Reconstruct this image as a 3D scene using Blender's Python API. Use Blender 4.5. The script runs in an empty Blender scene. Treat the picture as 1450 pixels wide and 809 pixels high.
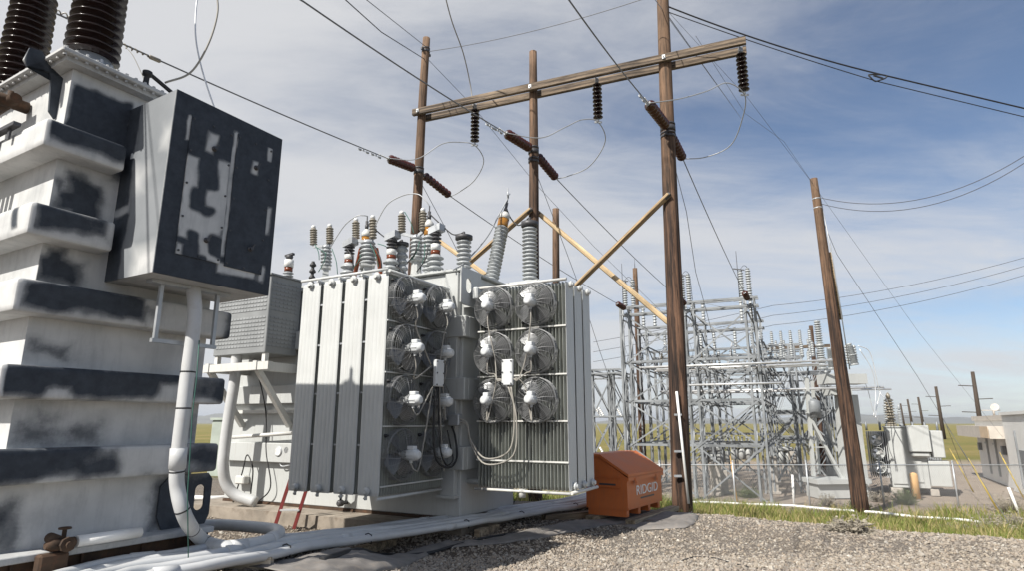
import bpy, math, random
import numpy as np
from math import sin, cos, tan, pi, radians as R, sqrt, atan2
from mathutils import Vector as V, Matrix as M, noise as NZ
random.seed(7); rng = np.random.default_rng(7)
scn = bpy.context.scene; col = scn.collection

# ------------------------------------------------------------------ camera
FOC, PITCH, ZC = 865.0, R(12.74), 1.6
cd = bpy.data.cameras.new('camera'); cam = bpy.data.objects.new('camera', cd); col.objects.link(cam)
cd.sensor_width = 36; cd.lens = 36*FOC/1450; cd.clip_start = .05; cd.clip_end = 40000
cam.location = (0, 0, ZC); cam.rotation_euler = (R(90)+PITCH, 0, 0); scn.camera = cam

def ray(u, v):
    dx = (u-725)/FOC; dy = (404.5-v)/FOC
    return V((dx, cos(PITCH)-dy*sin(PITCH), sin(PITCH)+dy*cos(PITCH)))
def at(u, v, Y):                       # survey helper: the point seen at (u, v) that lies Y metres ahead
    r = ray(u, v); return V((0, 0, ZC)) + r*(Y/r.y)
def gnd(u, v, z=0.0):
    r = ray(u, v); return V((0, 0, ZC)) + r*((z-ZC)/r.z)
def along(u, v, p, d):                 # the point seen at (u, v) in the upright plane through p along d
    r = ray(u, v); k = r.x/r.y
    t = (k*p[1]-p[0])/(d[0]-k*d[1]); y = p[1]+t*d[1]
    return V((p[0]+t*d[0], y, ZC + r.z/r.y*y))

# ------------------------------------------------------------------ objects
def tag(o, label=None, cat=None, group=None, kind=None):
    if label: o['label'] = label
    if cat: o['category'] = cat
    if group: o['group'] = group
    if kind: o['kind'] = kind
    return o
def thing(name, label, cat, loc=(0, 0, 0), rz=0, group=None, mat=None):
    o = bpy.data.objects.new(name, None); col.objects.link(o)
    o.empty_display_size = .2
    if mat is not None: o.matrix_world = mat
    else: o.location = loc; o.rotation_euler = (0, 0, rz)
    return tag(o, label, cat, group)
def copy_tree(o, parent=None):
    c = o.copy(); col.objects.link(c)
    if parent: c.parent = parent
    for ch in list(o.children): copy_tree(ch, c)
    return c

def frame(d):                          # two unit vectors square to d
    d = V(d).normalized(); a = V((0, 0, 1)) if abs(d.z) < .95 else V((1, 0, 0))
    x = d.cross(a).normalized(); return x, d.cross(x).normalized()

class MB:
    def __init__(s): s.v = []; s.f = []; s.sm = []
    def add(s, vs, fs, smooth=False):
        n = len(s.v); s.v += [tuple(p) for p in vs]
        s.f += [tuple(i+n for i in f) for f in fs]; s.sm += [smooth]*len(fs)
    def obox(s, o, ax, ay, az):
        o, ax, ay, az = V(o), V(ax), V(ay), V(az)
        vs = [o, o+ax, o+ax+ay, o+ay, o+az, o+ax+az, o+ax+ay+az, o+ay+az]
        fs = [(0, 3, 2, 1), (4, 5, 6, 7), (0, 1, 5, 4), (1, 2, 6, 5), (2, 3, 7, 6), (3, 0, 4, 7)]
        if ax.cross(ay).dot(az) < 0: fs = [f[::-1] for f in fs]
        s.add(vs, fs); return s
    def box(s, x0, x1, y0, y1, z0, z1, bev=0):
        if bev <= 0: return s.obox((x0, y0, z0), (x1-x0, 0, 0), (0, y1-y0, 0), (0, 0, z1-z0))
        b = bev; vs = []; 
        for zi, z in enumerate((z0, z1)):
            sg = 1 if zi == 0 else -1
            ring_in = [(x0+b, y0+b), (x1-b, y0+b), (x1-b, y1-b), (x0+b, y1-b)]
            oc = [(x0+b, y0), (x1-b, y0), (x1, y0+b), (x1, y1-b), (x1-b, y1), (x0+b, y1), (x0, y1-b), (x0, y0+b)]
            vs += [(x, y, z) for x, y in ring_in] + [(x, y, z+sg*b) for x, y in oc]
        fs = []
        for base, rev in ((0, True), (12, False)):
            q = [(0, 1, 2, 3)] + [(0, 4, 5, 1), (1, 6, 7, 2), (2, 8, 9, 3), (3, 10, 11, 0)]
            q = [tuple(i for i in f) for f in q]
            q[1:] = [(4, 5, 1, 0), (6, 7, 2, 1), (8, 9, 3, 2), (10, 11, 0, 3)]
            q += [(5, 6, 1), (7, 8, 2), (9, 10, 3), (11, 4, 0)]
            for f in q: fs.append(tuple(i+base for i in (f[::-1] if rev else f)))
        for i in range(8):
            j = (i+1) % 8; fs.append((4+i, 4+j, 16+j, 16+i))
        s.add(vs, fs); return s
    def bar(s, p0, p1, w, h, up=(0, 0, 1)):    # rectangular bar, w sideways, h along up
        p0, p1 = V(p0), V(p1); d = (p1-p0); u = V(up)
        x = d.cross(u)
        if x.length < 1e-6: x = d.cross(V((1, 0, 0)))
        x.normalize(); y = x.cross(d).normalized()
        return s.obox(p0-x*w/2-y*h/2, d, x*w, y*h)
    def angle(s, p0, p1, w, t=.008, up=(0, 0, 1)):   # L section
        p0, p1 = V(p0), V(p1); d = p1-p0; x = d.cross(V(up))
        if x.length < 1e-6: x = d.cross(V((1, 0, 0)))
        x.normalize(); y = x.cross(d).normalized()
        s.obox(p0, d, x*w, y*t); s.obox(p0+y*t, d, x*t, y*(w-t)); return s
    def lathe(s, prof, p=(0, 0, 0), d=(0, 0, 1), n=16, smooth=True, cap=True):
        p = V(p); d = V(d).normalized(); x, y = frame(d); vs = []; fs = []
        for h, r in prof:
            for k in range(n):
                a = 2*pi*k/n; vs.append(p+d*h+(x*cos(a)+y*sin(a))*r)
        m = len(prof)
        for i in range(m-1):
            for k in range(n):
                a, b = i*n+k, i*n+(k+1) % n; fs.append((a, b, b+n, a+n))
        s.add(vs, fs, smooth)
        if cap:
            nn = len(s.v)-len(vs)
            s.f += [tuple(nn+k for k in range(n))[::-1], tuple(nn+(m-1)*n+k for k in range(n))]; s.sm += [False]*2
        return s
    def cyl(s, p0, p1, r0, r1=None, n=12, smooth=True):
        p0, p1 = V(p0), V(p1); r1 = r0 if r1 is None else r1
        return s.lathe([(0, r0), ((p1-p0).length, r1)], p0, p1-p0, n, smooth)
    def tube(s, pts, r, n=8, rf=None, closed=False):
        pts = [V(p) for p in pts]; m = len(pts); vs = []; fs = []
        t0 = (pts[1]-pts[0]).normalized(); x, y = frame(t0)
        for i, p in enumerate(pts):
            t = (pts[min(i+1, m-1)]-pts[max(i-1, 0)]).normalized() if not closed else (pts[(i+1) % m]-pts[i-1]).normalized()
            x = (x-t*x.dot(t)).normalized(); y = t.cross(x)
            rr = rf(i/(m-1)) if rf else r
            for k in range(n):
                a = 2*pi*k/n; vs.append(p+(x*cos(a)+y*sin(a))*rr)
        for i in range(m if closed else m-1):
            j = (i+1) % m
            for k in range(n):
                k2 = (k+1) % n; fs.append((i*n+k, i*n+k2, j*n+k2, j*n+k))
        s.add(vs, fs, True)
        if not closed:
            nn = len(s.v)-len(vs); s.f += [tuple(nn+k for k in range(n))[::-1], tuple(nn+(m-1)*n+k for k in range(n))]; s.sm += [False]*2
        return s
    def grid(s, o, du, dv, nu, nv, fn=None, smooth=False):
        o, du, dv = V(o), V(du), V(dv); vs = []
        for j in range(nv+1):
            for i in range(nu+1):
                p = o+du*(i/nu)+dv*(j/nv); vs.append(fn(p, i/nu, j/nv) if fn else p)
        fs = [(j*(nu+1)+i, j*(nu+1)+i+1, (j+1)*(nu+1)+i+1, (j+1)*(nu+1)+i) for j in range(nv) for i in range(nu)]
        s.add(vs, fs, smooth); return s
    def gbox(s, x0, x1, y0, y1, z0, z1, st):   # box made of fine grids (painted faces)
        nx, ny, nz = [max(1, int(round((b-a)/st))) for a, b in ((x0, x1), (y0, y1), (z0, z1))]
        X, Y, Z = V((x1-x0, 0, 0)), V((0, y1-y0, 0)), V((0, 0, z1-z0)); o = V((x0, y0, z0))
        s.grid(o, X, Z, nx, nz); s.grid(o+Y, Z, X, nz, nx)
        s.grid(o, Z, Y, nz, ny); s.grid(o+X, Y, Z, ny, nz)
        s.grid(o, Y, X, ny, nx); s.grid(o+Z, X, Y, nx, ny); return s
    def prism(s, poly, z0, z1):                # CCW polygon in xy
        n = len(poly); vs = [(x, y, z0) for x, y in poly]+[(x, y, z1) for x, y in poly]
        fs = [tuple(range(n))[::-1], tuple(range(n, 2*n))]+[(i, (i+1) % n, n+(i+1) % n, n+i) for i in range(n)]
        s.add(vs, fs); return s
    def build(s, name, mat, parent=None, world=False, loc=None, label=None):
        me = bpy.data.meshes.new(name); vs = s.v
        if world and parent is not None:
            bpy.context.view_layer.update(); inv = parent.matrix_world.inverted(); vs = [tuple(inv @ V(p)) for p in vs]
        if loc is not None: vs = [(p[0]-loc[0], p[1]-loc[1], p[2]-loc[2]) for p in vs]
        me.from_pydata(vs, [], s.f); me.polygons.foreach_set('use_smooth', s.sm); me.update()
        me.materials.append(mat); o = bpy.data.objects.new(name, me); col.objects.link(o)
        if parent is not None: o.parent = parent
        if loc is not None: o.location = loc
        if label: o['label'] = label
        return o

def split_build(mb, name, mat, parent=None, world=False):      # every loose piece of a builder becomes an object of its own
    n = len(mb.v); par = list(range(n))
    def fd(i):
        while par[i] != i: par[i] = par[par[i]]; i = par[i]
        return i
    for f in mb.f:
        a = fd(f[0])
        for j in f[1:]: par[fd(j)] = a
    groups = {}
    for f, s in zip(mb.f, mb.sm): groups.setdefault(fd(f[0]), []).append((f, s))
    outs = []
    for g in groups.values():
        ids = sorted({i for f, _ in g for i in f}); mp = {i: k for k, i in enumerate(ids)}; m = MB(); m.v = [mb.v[i] for i in ids]
        m.f = [tuple(mp[i] for i in f) for f, _ in g]; m.sm = [s for _, s in g]; outs.append(m.build(name, mat, parent, world))
    return outs
def smoothpath(pts, k=6):              # Catmull-Rom
    pts = [V(p) for p in pts]; P = [pts[0]*2-pts[1]]+pts+[pts[-1]*2-pts[-2]]; out = []
    for i in range(1, len(P)-2):
        a, b, c, d = P[i-1:i+3]
        for j in range(k):
            t = j/k; out.append(.5*((2*b)+(c-a)*t+(2*a-5*b+4*c-d)*t*t+(3*b-a-3*c+d)*t**3))
    return out+[pts[-1]]
def sagline(p0, p1, sag, n=16):
    p0, p1 = V(p0), V(p1); return [p0.lerp(p1, i/n)-V((0, 0, 4*sag*(i/n)*(1-i/n))) for i in range(n+1)]

# ------------------------------------------------------------------ materials
MATS = {}
class NT:
    def __init__(s, name):
        m = bpy.data.materials.new(name); m.use_nodes = True; s.m = m; s.t = m.node_tree; s.t.nodes.clear()
        s.out = s.n('ShaderNodeOutputMaterial'); s.b = s.n('ShaderNodeBsdfPrincipled'); s.l(s.b.outputs[0], s.out.inputs[0])
        s.co = s.n('ShaderNodeTexCoord').outputs['Object']; MATS[name] = m
    def n(s, t, **k):
        x = s.t.nodes.new(t)
        for a, b in k.items(): setattr(x, a, b)
        return x
    def l(s, a, b): s.t.links.new(a, b)
    def noise(s, scale, detail=4, rough=.55, vec=None, dist=0):
        x = s.n('ShaderNodeTexNoise'); x.inputs['Scale'].default_value = scale; x.inputs['Detail'].default_value = detail
        x.inputs['Roughness'].default_value = rough; x.inputs['Distortion'].default_value = dist
        s.l(vec or s.co, x.inputs['Vector']); return x.outputs['Fac']
    def stretch(s, v, vec=None):
        x = s.n('ShaderNodeMapping'); x.inputs['Scale'].default_value = v; s.l(vec or s.co, x.inputs['Vector']); return x.outputs[0]
    def ramp(s, fac, stops):
        x = s.n('ShaderNodeValToRGB'); e = x.color_ramp.elements
        while len(e) < len(stops): e.new(.5)
        for q, (p, c) in zip(e, stops):
            q.position = p; q.color = (c, c, c, 1) if not isinstance(c, (tuple, list)) else (*c, 1)
        s.l(fac, x.inputs[0]); return x.outputs[0]
    def mix(s, fac, a, b, mode='MIX'):
        x = s.n('ShaderNodeMix', data_type='RGBA', blend_type=mode)
        for v, i in ((fac, 0), (a, 6), (b, 7)):
            if isinstance(v, (int, float)): x.inputs[i].default_value = v
            elif isinstance(v, tuple): x.inputs[i].default_value = (*v, 1)
            else: s.l(v, x.inputs[i])
        return x.outputs[2]
    def math(s, op, a, b=0.0, c=0.0):
        x = s.n('ShaderNodeMath', operation=op)
        for i, v in enumerate((a, b, c)):
            if isinstance(v, (int, float)): x.inputs[i].default_value = v
            else: s.l(v, x.inputs[i])
        return x.outputs[0]
    def attr(s, name): return s.n('ShaderNodeAttribute', attribute_name=name)
    def color(s, c): s.l(c, s.b.inputs['Base Color']) if not isinstance(c, tuple) else setattr(s.b.inputs['Base Color'], 'default_value', (*c, 1)); return s
    def rough(s, r): s.l(r, s.b.inputs['Roughness']) if not isinstance(r, (int, float)) else setattr(s.b.inputs['Roughness'], 'default_value', r); return s
    def metal(s, r): s.b.inputs['Metallic'].default_value = r; return s
    def spec(s, r): s.b.inputs['Specular IOR Level'].default_value = r; return s
    def bump(s, h, st=.3, d=.01):
        x = s.n('ShaderNodeBump'); x.inputs['Strength'].default_value = st; x.inputs['Distance'].default_value = d
        s.l(h, x.inputs['Height']); s.l(x.outputs[0], s.b.inputs['Normal']); return s

def paint(name, c, rough=.5, metal=0, amt=.12, scale=3, dirt=None, dirtamt=.5, bump=.05, streak=False):
    t = NT(name); f = t.noise(scale, 6); c = tuple(c)
    lo, hi = tuple(x*(1-amt) for x in c), tuple(min(1, x*(1+amt)) for x in c)
    k = t.ramp(f, [(.3, lo), (.7, hi)])
    if dirt:
        vec = t.stretch((9, 9, .7)) if streak else None
        g = t.ramp(t.noise(scale*1.7, 8, .65, vec), [(.52, 0.0), (.75, dirtamt)])
        k = t.mix(g, k, tuple(dirt))
    t.color(k).metal(metal); t.rough(t.ramp(f, [(.2, max(0, rough-.1)), (.8, min(1, rough+.12))]))
    t.bump(t.noise(scale*18, 3), bump, .004); return t.m
def porcelain(name, c, rough=.25): 
    t = NT(name); f = t.noise(12, 4); t.color(t.ramp(f, [(.3, tuple(x*.75 for x in c)), (.7, tuple(x*1.2 for x in c))])).rough(rough); return t.m
def wood(name, dark, light, axis='z', crack=.6, weather=False):
    t = NT(name); sc = {'z': (6.5, 6.5, .25), 'x': (.35, 9, 9)}[axis]
    vec = t.stretch(sc); f = t.noise(1.6, 8, .65, vec, .4); g = t.noise(5, 6, .7, vec)
    k = t.ramp(f, [(.40, dark), (.50, tuple((a+b)/2 for a, b in zip(dark, light))), (.62, tuple(min(1, x*1.15) for x in light))])
    cr = t.ramp(g, [(.41, 0.10), (.49, 1.0)])
    k = t.mix(crack, k, cr, 'MULTIPLY'); w = t.ramp(t.noise(.9, 4), [(.35, .7), (.65, 1.15)])
    if weather:                            # the upper part has silvered in the sun, in streaks
        sp = t.n('ShaderNodeSeparateXYZ'); t.l(t.n('ShaderNodeNewGeometry').outputs['Position'], sp.inputs[0])
        hgt = t.math('MULTIPLY', t.math('SUBTRACT', sp.outputs[2], 5.0), .16); hh = t.ramp(t.math('ADD', hgt, t.math('SUBTRACT', f, .5)), [(.1, 0.0), (.9, .75)])
        k = t.mix(hh, k, t.mix(.6, (.215, .135, .082), cr, 'MULTIPLY'))
    k = t.mix(1.0, k, w, 'MULTIPLY'); t.color(k).rough(.85).bump(g, .5, .02); return t.m

grey_paint = paint('grey_transformer_paint', (.46, .475, .47), .42, amt=.05, scale=1.5, dirt=(.25, .22, .18), dirtamt=.3, streak=True)
rad_paint = paint('grey_radiator_paint', (.55, .565, .56), .45, amt=.06, scale=2, dirt=(.3, .28, .24), dirtamt=.28, streak=True)
rad_soiled_shade = paint('soiled_shaded_radiator_paint', (.33, .345, .32), .5, amt=.1, scale=1.6, dirt=(.13, .13, .12), dirtamt=.55, streak=True)  # fan-blown grime, also darkened to paint in the shade between the plates
white_paint = paint('off_white_paint', (.60, .60, .575), .5, amt=.06, scale=2, dirt=(.35, .3, .23), dirtamt=.35, streak=True)
fan_metal = paint('fan_wire', (.25, .255, .26), .4, .35)
blade_metal = paint('fan_blade_aluminium', (.17, .175, .18), .38, .5)
motor_paint = paint('motor_paint', (.60, .62, .63), .4, amt=.04)
galv = paint('galvanised_steel', (.42, .44, .46), .45, .35, amt=.15, scale=4)
galv_far = paint('weathered_galvanised_steel', (.23, .245, .26), .55, .25, amt=.35, scale=1.2)
alu = paint('aluminium_tube', (.72, .73, .74), .35, .5)
black = paint('black_rubber', (.02, .02, .022), .6)
dark_steel = paint('dark_steel', (.07, .07, .075), .5, .3)
rusty = paint('rusty_steel', (.06, .036, .022), .85, .1, amt=.5, scale=7, dirt=(.14, .06, .03), dirtamt=.7)
brown_porc = porcelain('dark_brown_porcelain', (.016, .0075, .0065), .2)
red_porc = porcelain('red_brown_porcelain', (.062, .019, .013), .22)
grey_porc = porcelain('grey_porcelain', (.36, .38, .39), .3)
tan_porc = porcelain('tan_porcelain', (.26, .235, .19), .35)
white_porc = porcelain('white_porcelain', (.72, .72, .70), .25)
red_band = porcelain('red_brown_glass', (.17, .045, .018), .2)
amber = NT('amber_oil_glass'); amber.color((.40, .185, .035)).rough(.12); amber.b.inputs['Transmission Weight'].default_value = .25; amber = amber.m
pvc = paint('grey_white_pvc', (.53, .54, .545), .42, amt=.08, dirt=(.35, .31, .26), dirtamt=.35)
pvc_white = paint('white_pvc', (.78, .78, .76), .4, amt=.04)
wire_alu = paint('aluminium_wire', (.42, .43, .44), .45, .4)
wire_dark = paint('dark_wire', (.06, .06, .07), .6)
wire_mid = paint('weathered_wire', (.17, .175, .19), .55, .2)
cable_grey = paint('grey_flexible_conduit', (.30, .285, .255), .55)
pole_wood = wood('creosoted_pole_wood', (.026, .014, .010), (.15, .082, .050), 'z', .85, weather=True)
beam_wood = wood('weathered_beam_wood', (.06, .045, .034), (.25, .19, .135), 'x', .75)
brace_wood = wood('pale_brace_wood', (.34, .25, .14), (.58, .44, .27), 'x', .25)
brace_wood2 = wood('shade_side_brace_wood', (.24, .165, .09), (.44, .32, .19), 'x', .4)  # pale brace wood again, its shadow-side tone put into the colour
timber = wood('grey_timber', (.16, .12, .08), (.36, .29, .20), 'x', .5)
concrete = paint('concrete', (.40, .37, .33), .9, amt=.2, scale=6, bump=.3)
orange = paint('orange_chest_paint', (.55, .145, .036), .5, amt=.1, scale=3, dirt=(.22, .13, .09), dirtamt=.4, streak=True)
letter_white = paint('white_lettering', (.8, .8, .78), .5)
ladder_red = paint('red_fibreglass', (.15, .018, .016), .5)
yellow = paint('yellow_guard', (.44, .33, .08), .6)
bollard_tan = paint('tan_bollard', (.58, .36, .16), .7)
wall_white = paint('white_wall_panel', (.74, .74, .72), .7, amt=.05, scale=.8, dirt=(.45, .42, .38), dirtamt=.25)
wall_tan = paint('tan_roof_fascia', (.52, .48, .43), .7)
dirty_concrete = paint('dusty_concrete', (.26, .225, .185), .95, amt=.3, scale=3, dirt=(.12, .09, .065), dirtamt=.8, bump=.4)
tan_panel = paint('tan_panel', (.62, .48, .33), .7)

# worn white paint with sprayed dark primer; the attribute holds the sprayed patches and a shadow strip painted on the cabinet side
def primer_mat():
    t = NT('primer_patched_paint'); a = t.attr('primer').outputs['Fac']
    n1 = t.noise(7, 8, .7); n2 = t.noise(1.3, 6, .6); n3 = t.noise(30, 5, .7)
    v = t.math('ADD', a, t.math('MULTIPLY', t.math('SUBTRACT', n1, .5), .42))
    v = t.math('ADD', v, t.math('MULTIPLY', t.math('SUBTRACT', n3, .5), .12))
    k = t.ramp(v, [(.14, 0.0), (.36, .2), (.56, .72), (.80, 1.0)])
    white = t.ramp(n2, [(.3, (.45, .458, .458)), (.5, (.56, .566, .562)), (.72, (.65, .65, .645))])
    dust = t.ramp(t.noise(3, 8, .7, t.stretch((3, 3, .5))), [(.5, 0.0), (.8, .45)])
    white = t.mix(dust, white, (.25, .258, .27)); white = t.mix(t.ramp(t.noise(1.9, 5, .6), [(.50, 0.0), (.75, .5)]), white, (.28, .30, .32))
    dark = t.ramp(t.noise(9, 8, .7), [(.3, (.026, .032, .042)), (.7, (.052, .062, .078))])
    sc = t.ramp(t.noise(26, 6, .75, t.stretch((1, 1, .3))), [(.66, 0.0), (.8, .35)])
    dark = t.mix(sc, dark, (.16, .17, .18))
    white = t.mix(t.attr('undercoat').outputs['Fac'], white, t.ramp(t.noise(1.4, 5), [(.3, (.175, .19, .205)), (.7, (.235, .25, .268))]))
    t.color(t.mix(k, white, dark)).rough(t.ramp(n1, [(.2, .55), (.8, .8)])).spec(.35); t.bump(n3, .08, .004); return t.m
primer = primer_mat()
# ------------------------------------------------------------------ the lie of the land
def wav(x, y, s=1.0):
    return (np.sin(x*1.7*s+1.3*np.sin(y*1.1*s))*np.cos(y*1.9*s+.7*np.sin(x*1.3*s))+.5*np.sin(x*4.1*s+y*2.3*s+1)*np.cos(y*3.7*s-x*1.9*s))/1.5
def padd(x, y): return .55*x+.835*y-11.25+.35*wav(x, y, .6)       # metres beyond the rim of the gravel pad
def terrain(x, y):
    x = np.asarray(x, float); y = np.asarray(y, float); d = padd(x, y)
    t = np.maximum(0, d); k = .14*t; k = k*t/(t+.4); z = -np.where(k < 1.3, k, 1.3+.45*(1-np.exp(-np.minimum((k-1.3)/.45, 30))))
    z = z+.035*wav(x, y, .5)*np.exp(-np.maximum(0, d)/6)+.012*wav(x, y, 2.1)*np.exp(-np.maximum(0, d)/6)
    rim = np.exp(-((d+.9)/.9)**2)*.10*(1/(1+np.exp(-(x-2.6)*2.5)))
    ss = lambda q: np.clip(q, 0, 1)**2*(3-2*np.clip(q, 0, 1)); rise = .352*ss((-x-.5)/1.4)*ss((8.3-y)/1.7)   # the ground is banked up round the near transformer
    return z+rim-.02+rise
def tz(x, y): return float(terrain(x, y))
def hit(u, v, up=0.0):
    r = ray(u, v); o = V((0, 0, ZC)); lo = 3.0
    t = 2.0
    while t < 400:
        p = o+r*t
        if p.z < tz(p.x, p.y)+up: return p
        t *= 1.004
    return p
# ================================================================== the near transformer, stripped and spot primed
K1 = V((-4.86, 6.07, 0)); A1 = V((sin(R(30)), cos(R(30)), 0)); B1 = V((-A1.y, A1.x, 0))
def T1p(a, b, z): return K1+A1*a+B1*b+V((0, 0, z))
def onf(u, v, b0):                     # photo survey -> (along, height) on an upright plane of the tank
    p = along(u, v, K1+B1*b0, A1); return (p-K1-B1*b0).dot(A1), p.z
T1 = thing('power_transformer', 'tall near transformer at the left with dark primer patches over worn white paint', 'transformer', K1, R(60))
def patch_rects(rects, b0):
    out = []
    for u0, v0, u1, v1, soft, val in rects:
        (a0, z0), (a1, z1) = onf(u0, v0, b0), onf(u1, v1, b0)
        # slanting upper and lower edges: photo rows are followed at both ends
        zt0, zt1 = onf(u0, v0, b0)[1], onf(u1, v0, b0)[1]; zb0, zb1 = onf(u0, v1, b0)[1], onf(u1, v1, b0)[1]
        out.append((a0, a1, min(z0, z1), max(z0, z1), soft, val))
    return out
def box_patch(p, rects, wob=.05):
    x, z = p; n = V((x*2.3, z*2.3, 3.1)); x += wob*NZ.noise(n); z += wob*NZ.noise(n+V((7, 3, 1)))
    x += wob*.5*NZ.noise(n*3.1); z += wob*.5*NZ.noise(n*3.1+V((4, 9, 1)))
    r = 0.0
    for x0, x1, z0, z1, s, val in rects:
        d = max(x0-x, x-x1, z0-z, z-z1)
        s = s*2.0 if s > .035 else s*1.3; k = min(1, max(0, .5-d/(2*s)))
        if val < 0: r *= 1-k
        else: r = max(r, k*val)
    return r
def prime(o, fn, under=None):
    if under: o.data.attributes.new('undercoat', 'FLOAT', 'POINT').data.foreach_set('value', [under(v.co) for v in o.data.vertices])
    me = o.data; at_ = me.attributes.new('primer', 'FLOAT', 'POINT')
    at_.data.foreach_set('value', [fn(v.co) for v in me.vertices])
def H(rects): return rects             # rects given straight in (along, height)

# --- tank
TA, TZ0, TZ1 = 1.93, .40, 5.44
t = MB()
t.grid((0, 0, TZ0), (TA, 0, 0), (0, 0, TZ1-TZ0), 64, 166)
t.grid((0, 3.2, TZ0), (0, -3.2, 0), (0, 0, TZ1-TZ0), 80, 120)
t.obox((TA-.001, 0, TZ0), (.001, 0, 0), (0, 3.2, 0), (0, 0, TZ1-TZ0))
t.obox((0, 3.199, TZ0), (TA-.002, 0, 0), (0, .001, 0), (0, 0, TZ1-TZ0))
tank = t.build('tank', primer, T1)
FR = [(.02, .62, 4.72, 5.30, .03, 1), (.50, .78, 4.30, 5.10, .05, 1), (.0, .42, 3.80, 4.10, .05, 1), (.12, .5, 3.75, 4.25, .05, 1), (-.02, .10, 3.8, 4.2, .04, .8),
      (.0, .42, 3.02, 3.28, .05, 1), (.05, .30, 3.0, 3.38, .05, .9), (.0, .40, 2.25, 2.42, .05, .75), (.3, .62, 2.20, 2.34, .08, .5), (1.75, 1.95, 2.2, 2.5, .08, .5),
      (.0, .80, 1.38, 1.62, .12, .85), (.1, .55, 1.5, 1.8, .1, .55), (1.7, 1.95, 1.38, 1.75, .07, .75), (-.05, .22, .4, .85, .08, .9), (1.45, 1.95, .42, .98, .1, 1), (.25, .7, .6, .9, .12, .45)]
LF = [(.25, .6, 4.75, 5.2, .08, .35), (.15, .28, 3.72, 4.3, .02, .25), (.3, 1.0, 2.9, 3.5, .12, .3)]
def tank_pr(p): return box_patch((p.x, p.z), FR, .08)-.5*max(0, NZ.noise(V((p.x*2.6, p.z*2.9, 2)))-.05) if p.y < .01 else (box_patch((p.y, p.z), LF) if p.x < .01 else .2)
prime(tank, tank_pr)
# --- stiffener bands
bands = [(4.37, 4.68, .56, [(-.26, .6, 4.44, 4.72, .02, 1)]),
         (3.43, 3.77, .56, [(-.2, .5, 3.52, 3.80, .025, 1)]),
         (2.65, 2.99, 2.10, [(-.21, 1.0, 2.70, 3.02, .03, 1), (.9, 1.15, 2.80, 3.02, .08, .8), (2.0, 2.2, 2.5, 3.1, .03, 1)]),
         (1.83, 2.15, 2.10, [(-.3, 2.2, 1.84, 2.2, .02, 1), (1.28, 1.55, 1.8, 2.03, .04, -1), (.2, .34, 1.8, 1.9, .05, -1)]),
         (1.03, 1.36, 2.10, [(-.3, .95, 1.05, 1.4, .03, 1), (1.5, 2.2, 1.0, 1.4, .09, .9), (1.2, 1.35, 1.0, 1.1, .05, .6)])]
for z0, z1, a1, pr in bands:
    t = MB(); g = .035
    t.gbox(-.25, a1, -.25, -.001, z0, z1, .03); t.gbox(-.25, -.001, -.001, 3.0, z0, z1, .045)
    o = t.build('stiffener_band', primer, T1)
    # softly rolled edges
    rr = .042
    def roll(p, x0, x1_, y0, y1_, open_y):
        q = V((min(max(p.x, x0+rr), x1_-rr), min(max(p.y, y0+rr), y1_ if open_y else y1_-rr), min(max(p.z, z0+rr), z1-rr))); d = p-q
        return q+d.normalized()*rr if d.length > 1e-6 else p
    for v in o.data.vertices:
        p = v.co.copy()
        v.co = roll(p, -.25, a1, -.25, 0.0, True) if p.y < -.0009 else V((roll(V((p.x, -.1, p.z)), -.25, .2, -.6, .5, True).x, p.y, roll(V((p.x, -.1, p.z)), -.25, .2, -.6, .5, True).z))
    o.data.polygons.foreach_set('use_smooth', [True]*len(o.data.polygons))
    lf = [(.25, .38, 3.5, 3.75, .03, .9), (.1, .4, 4.4, 4.6, .1, .3)]
    prime(o, lambda p, pr=pr: box_patch((p.x, p.z), [q if q[5] < 0 else q[:4]+(max(q[4], .045), q[5]) for q in pr], .05)-.55*max(0, NZ.noise(V((p.x*1.7, p.z*2.1, z0*3)))+.55*NZ.noise(V((p.x*4.3, p.z*5.1, z0)))-.12) if p.x > -.2 and p.y < -.02 else box_patch((p.y+.25, p.z), lf))
# --- base
t = MB(); t.box(-.12, 2.12, -.28, 3.2, .335, .40, .008); fl = t.build('base_flange', primer, T1); prime(fl, lambda p: .35)
t = MB()
for b in (-.2, .9, 2.2): t.box(-.1, 2.1, b, b+.16, .06, .334)
for a in (.1, .7, 1.3, 1.9): t.box(a, a+.02, -.24, -.203, .08, .333)
t.build('skid_beam', rusty, T1)
# --- cover with bolted rim
t = MB(); t.box(-.2, 2.1, -.2, 3.2, 5.50, 5.55, .01); t.box(-.13, 2.03, -.13, 3.15, 5.443, 5.498)
for i in range(22):
    for (x, y) in ((-.16+i*.105, -.165), (-.165, -.16+i*.145)): t.cyl((x, y, 5.551), (x, y, 5.575), .018, n=6, smooth=False); t.cyl((x, y, 5.47), (x, y, 5.499), .016, n=6, smooth=False)
cv = t.build('cover', primer, T1); prime(cv, lambda p: .36+.18*NZ.noise(V(p)*3))
t = MB()                                  # hooked lifting plate at the corner of the tank
hk = [(-.48, 5.46), (-.44, 5.62), (-.30, 5.64), (-.20, 5.52), (-.14, 5.36), (-.10, 5.0), (-.02, 4.93), (-.005, 4.95), (-.005, 5.43), (-.22, 5.435), (-.3, 5.5), (-.38, 5.44), (-.43, 5.40)]
hv = [(x*.8+.005, .2, z-.05) for x, z in hk]; n = len(hv)
t.add(hv+[(x, y+.035, z) for x, y, z in hv], [tuple(range(n)), tuple(range(n, 2*n))[::-1]]+[(i, n+i, n+(i+1) % n, (i+1) % n) for i in range(n)])
hk_ = t.build('lifting_hook', primer, T1); prime(hk_, lambda p: 1.0 if p.x > -.36 else .3)
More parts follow.
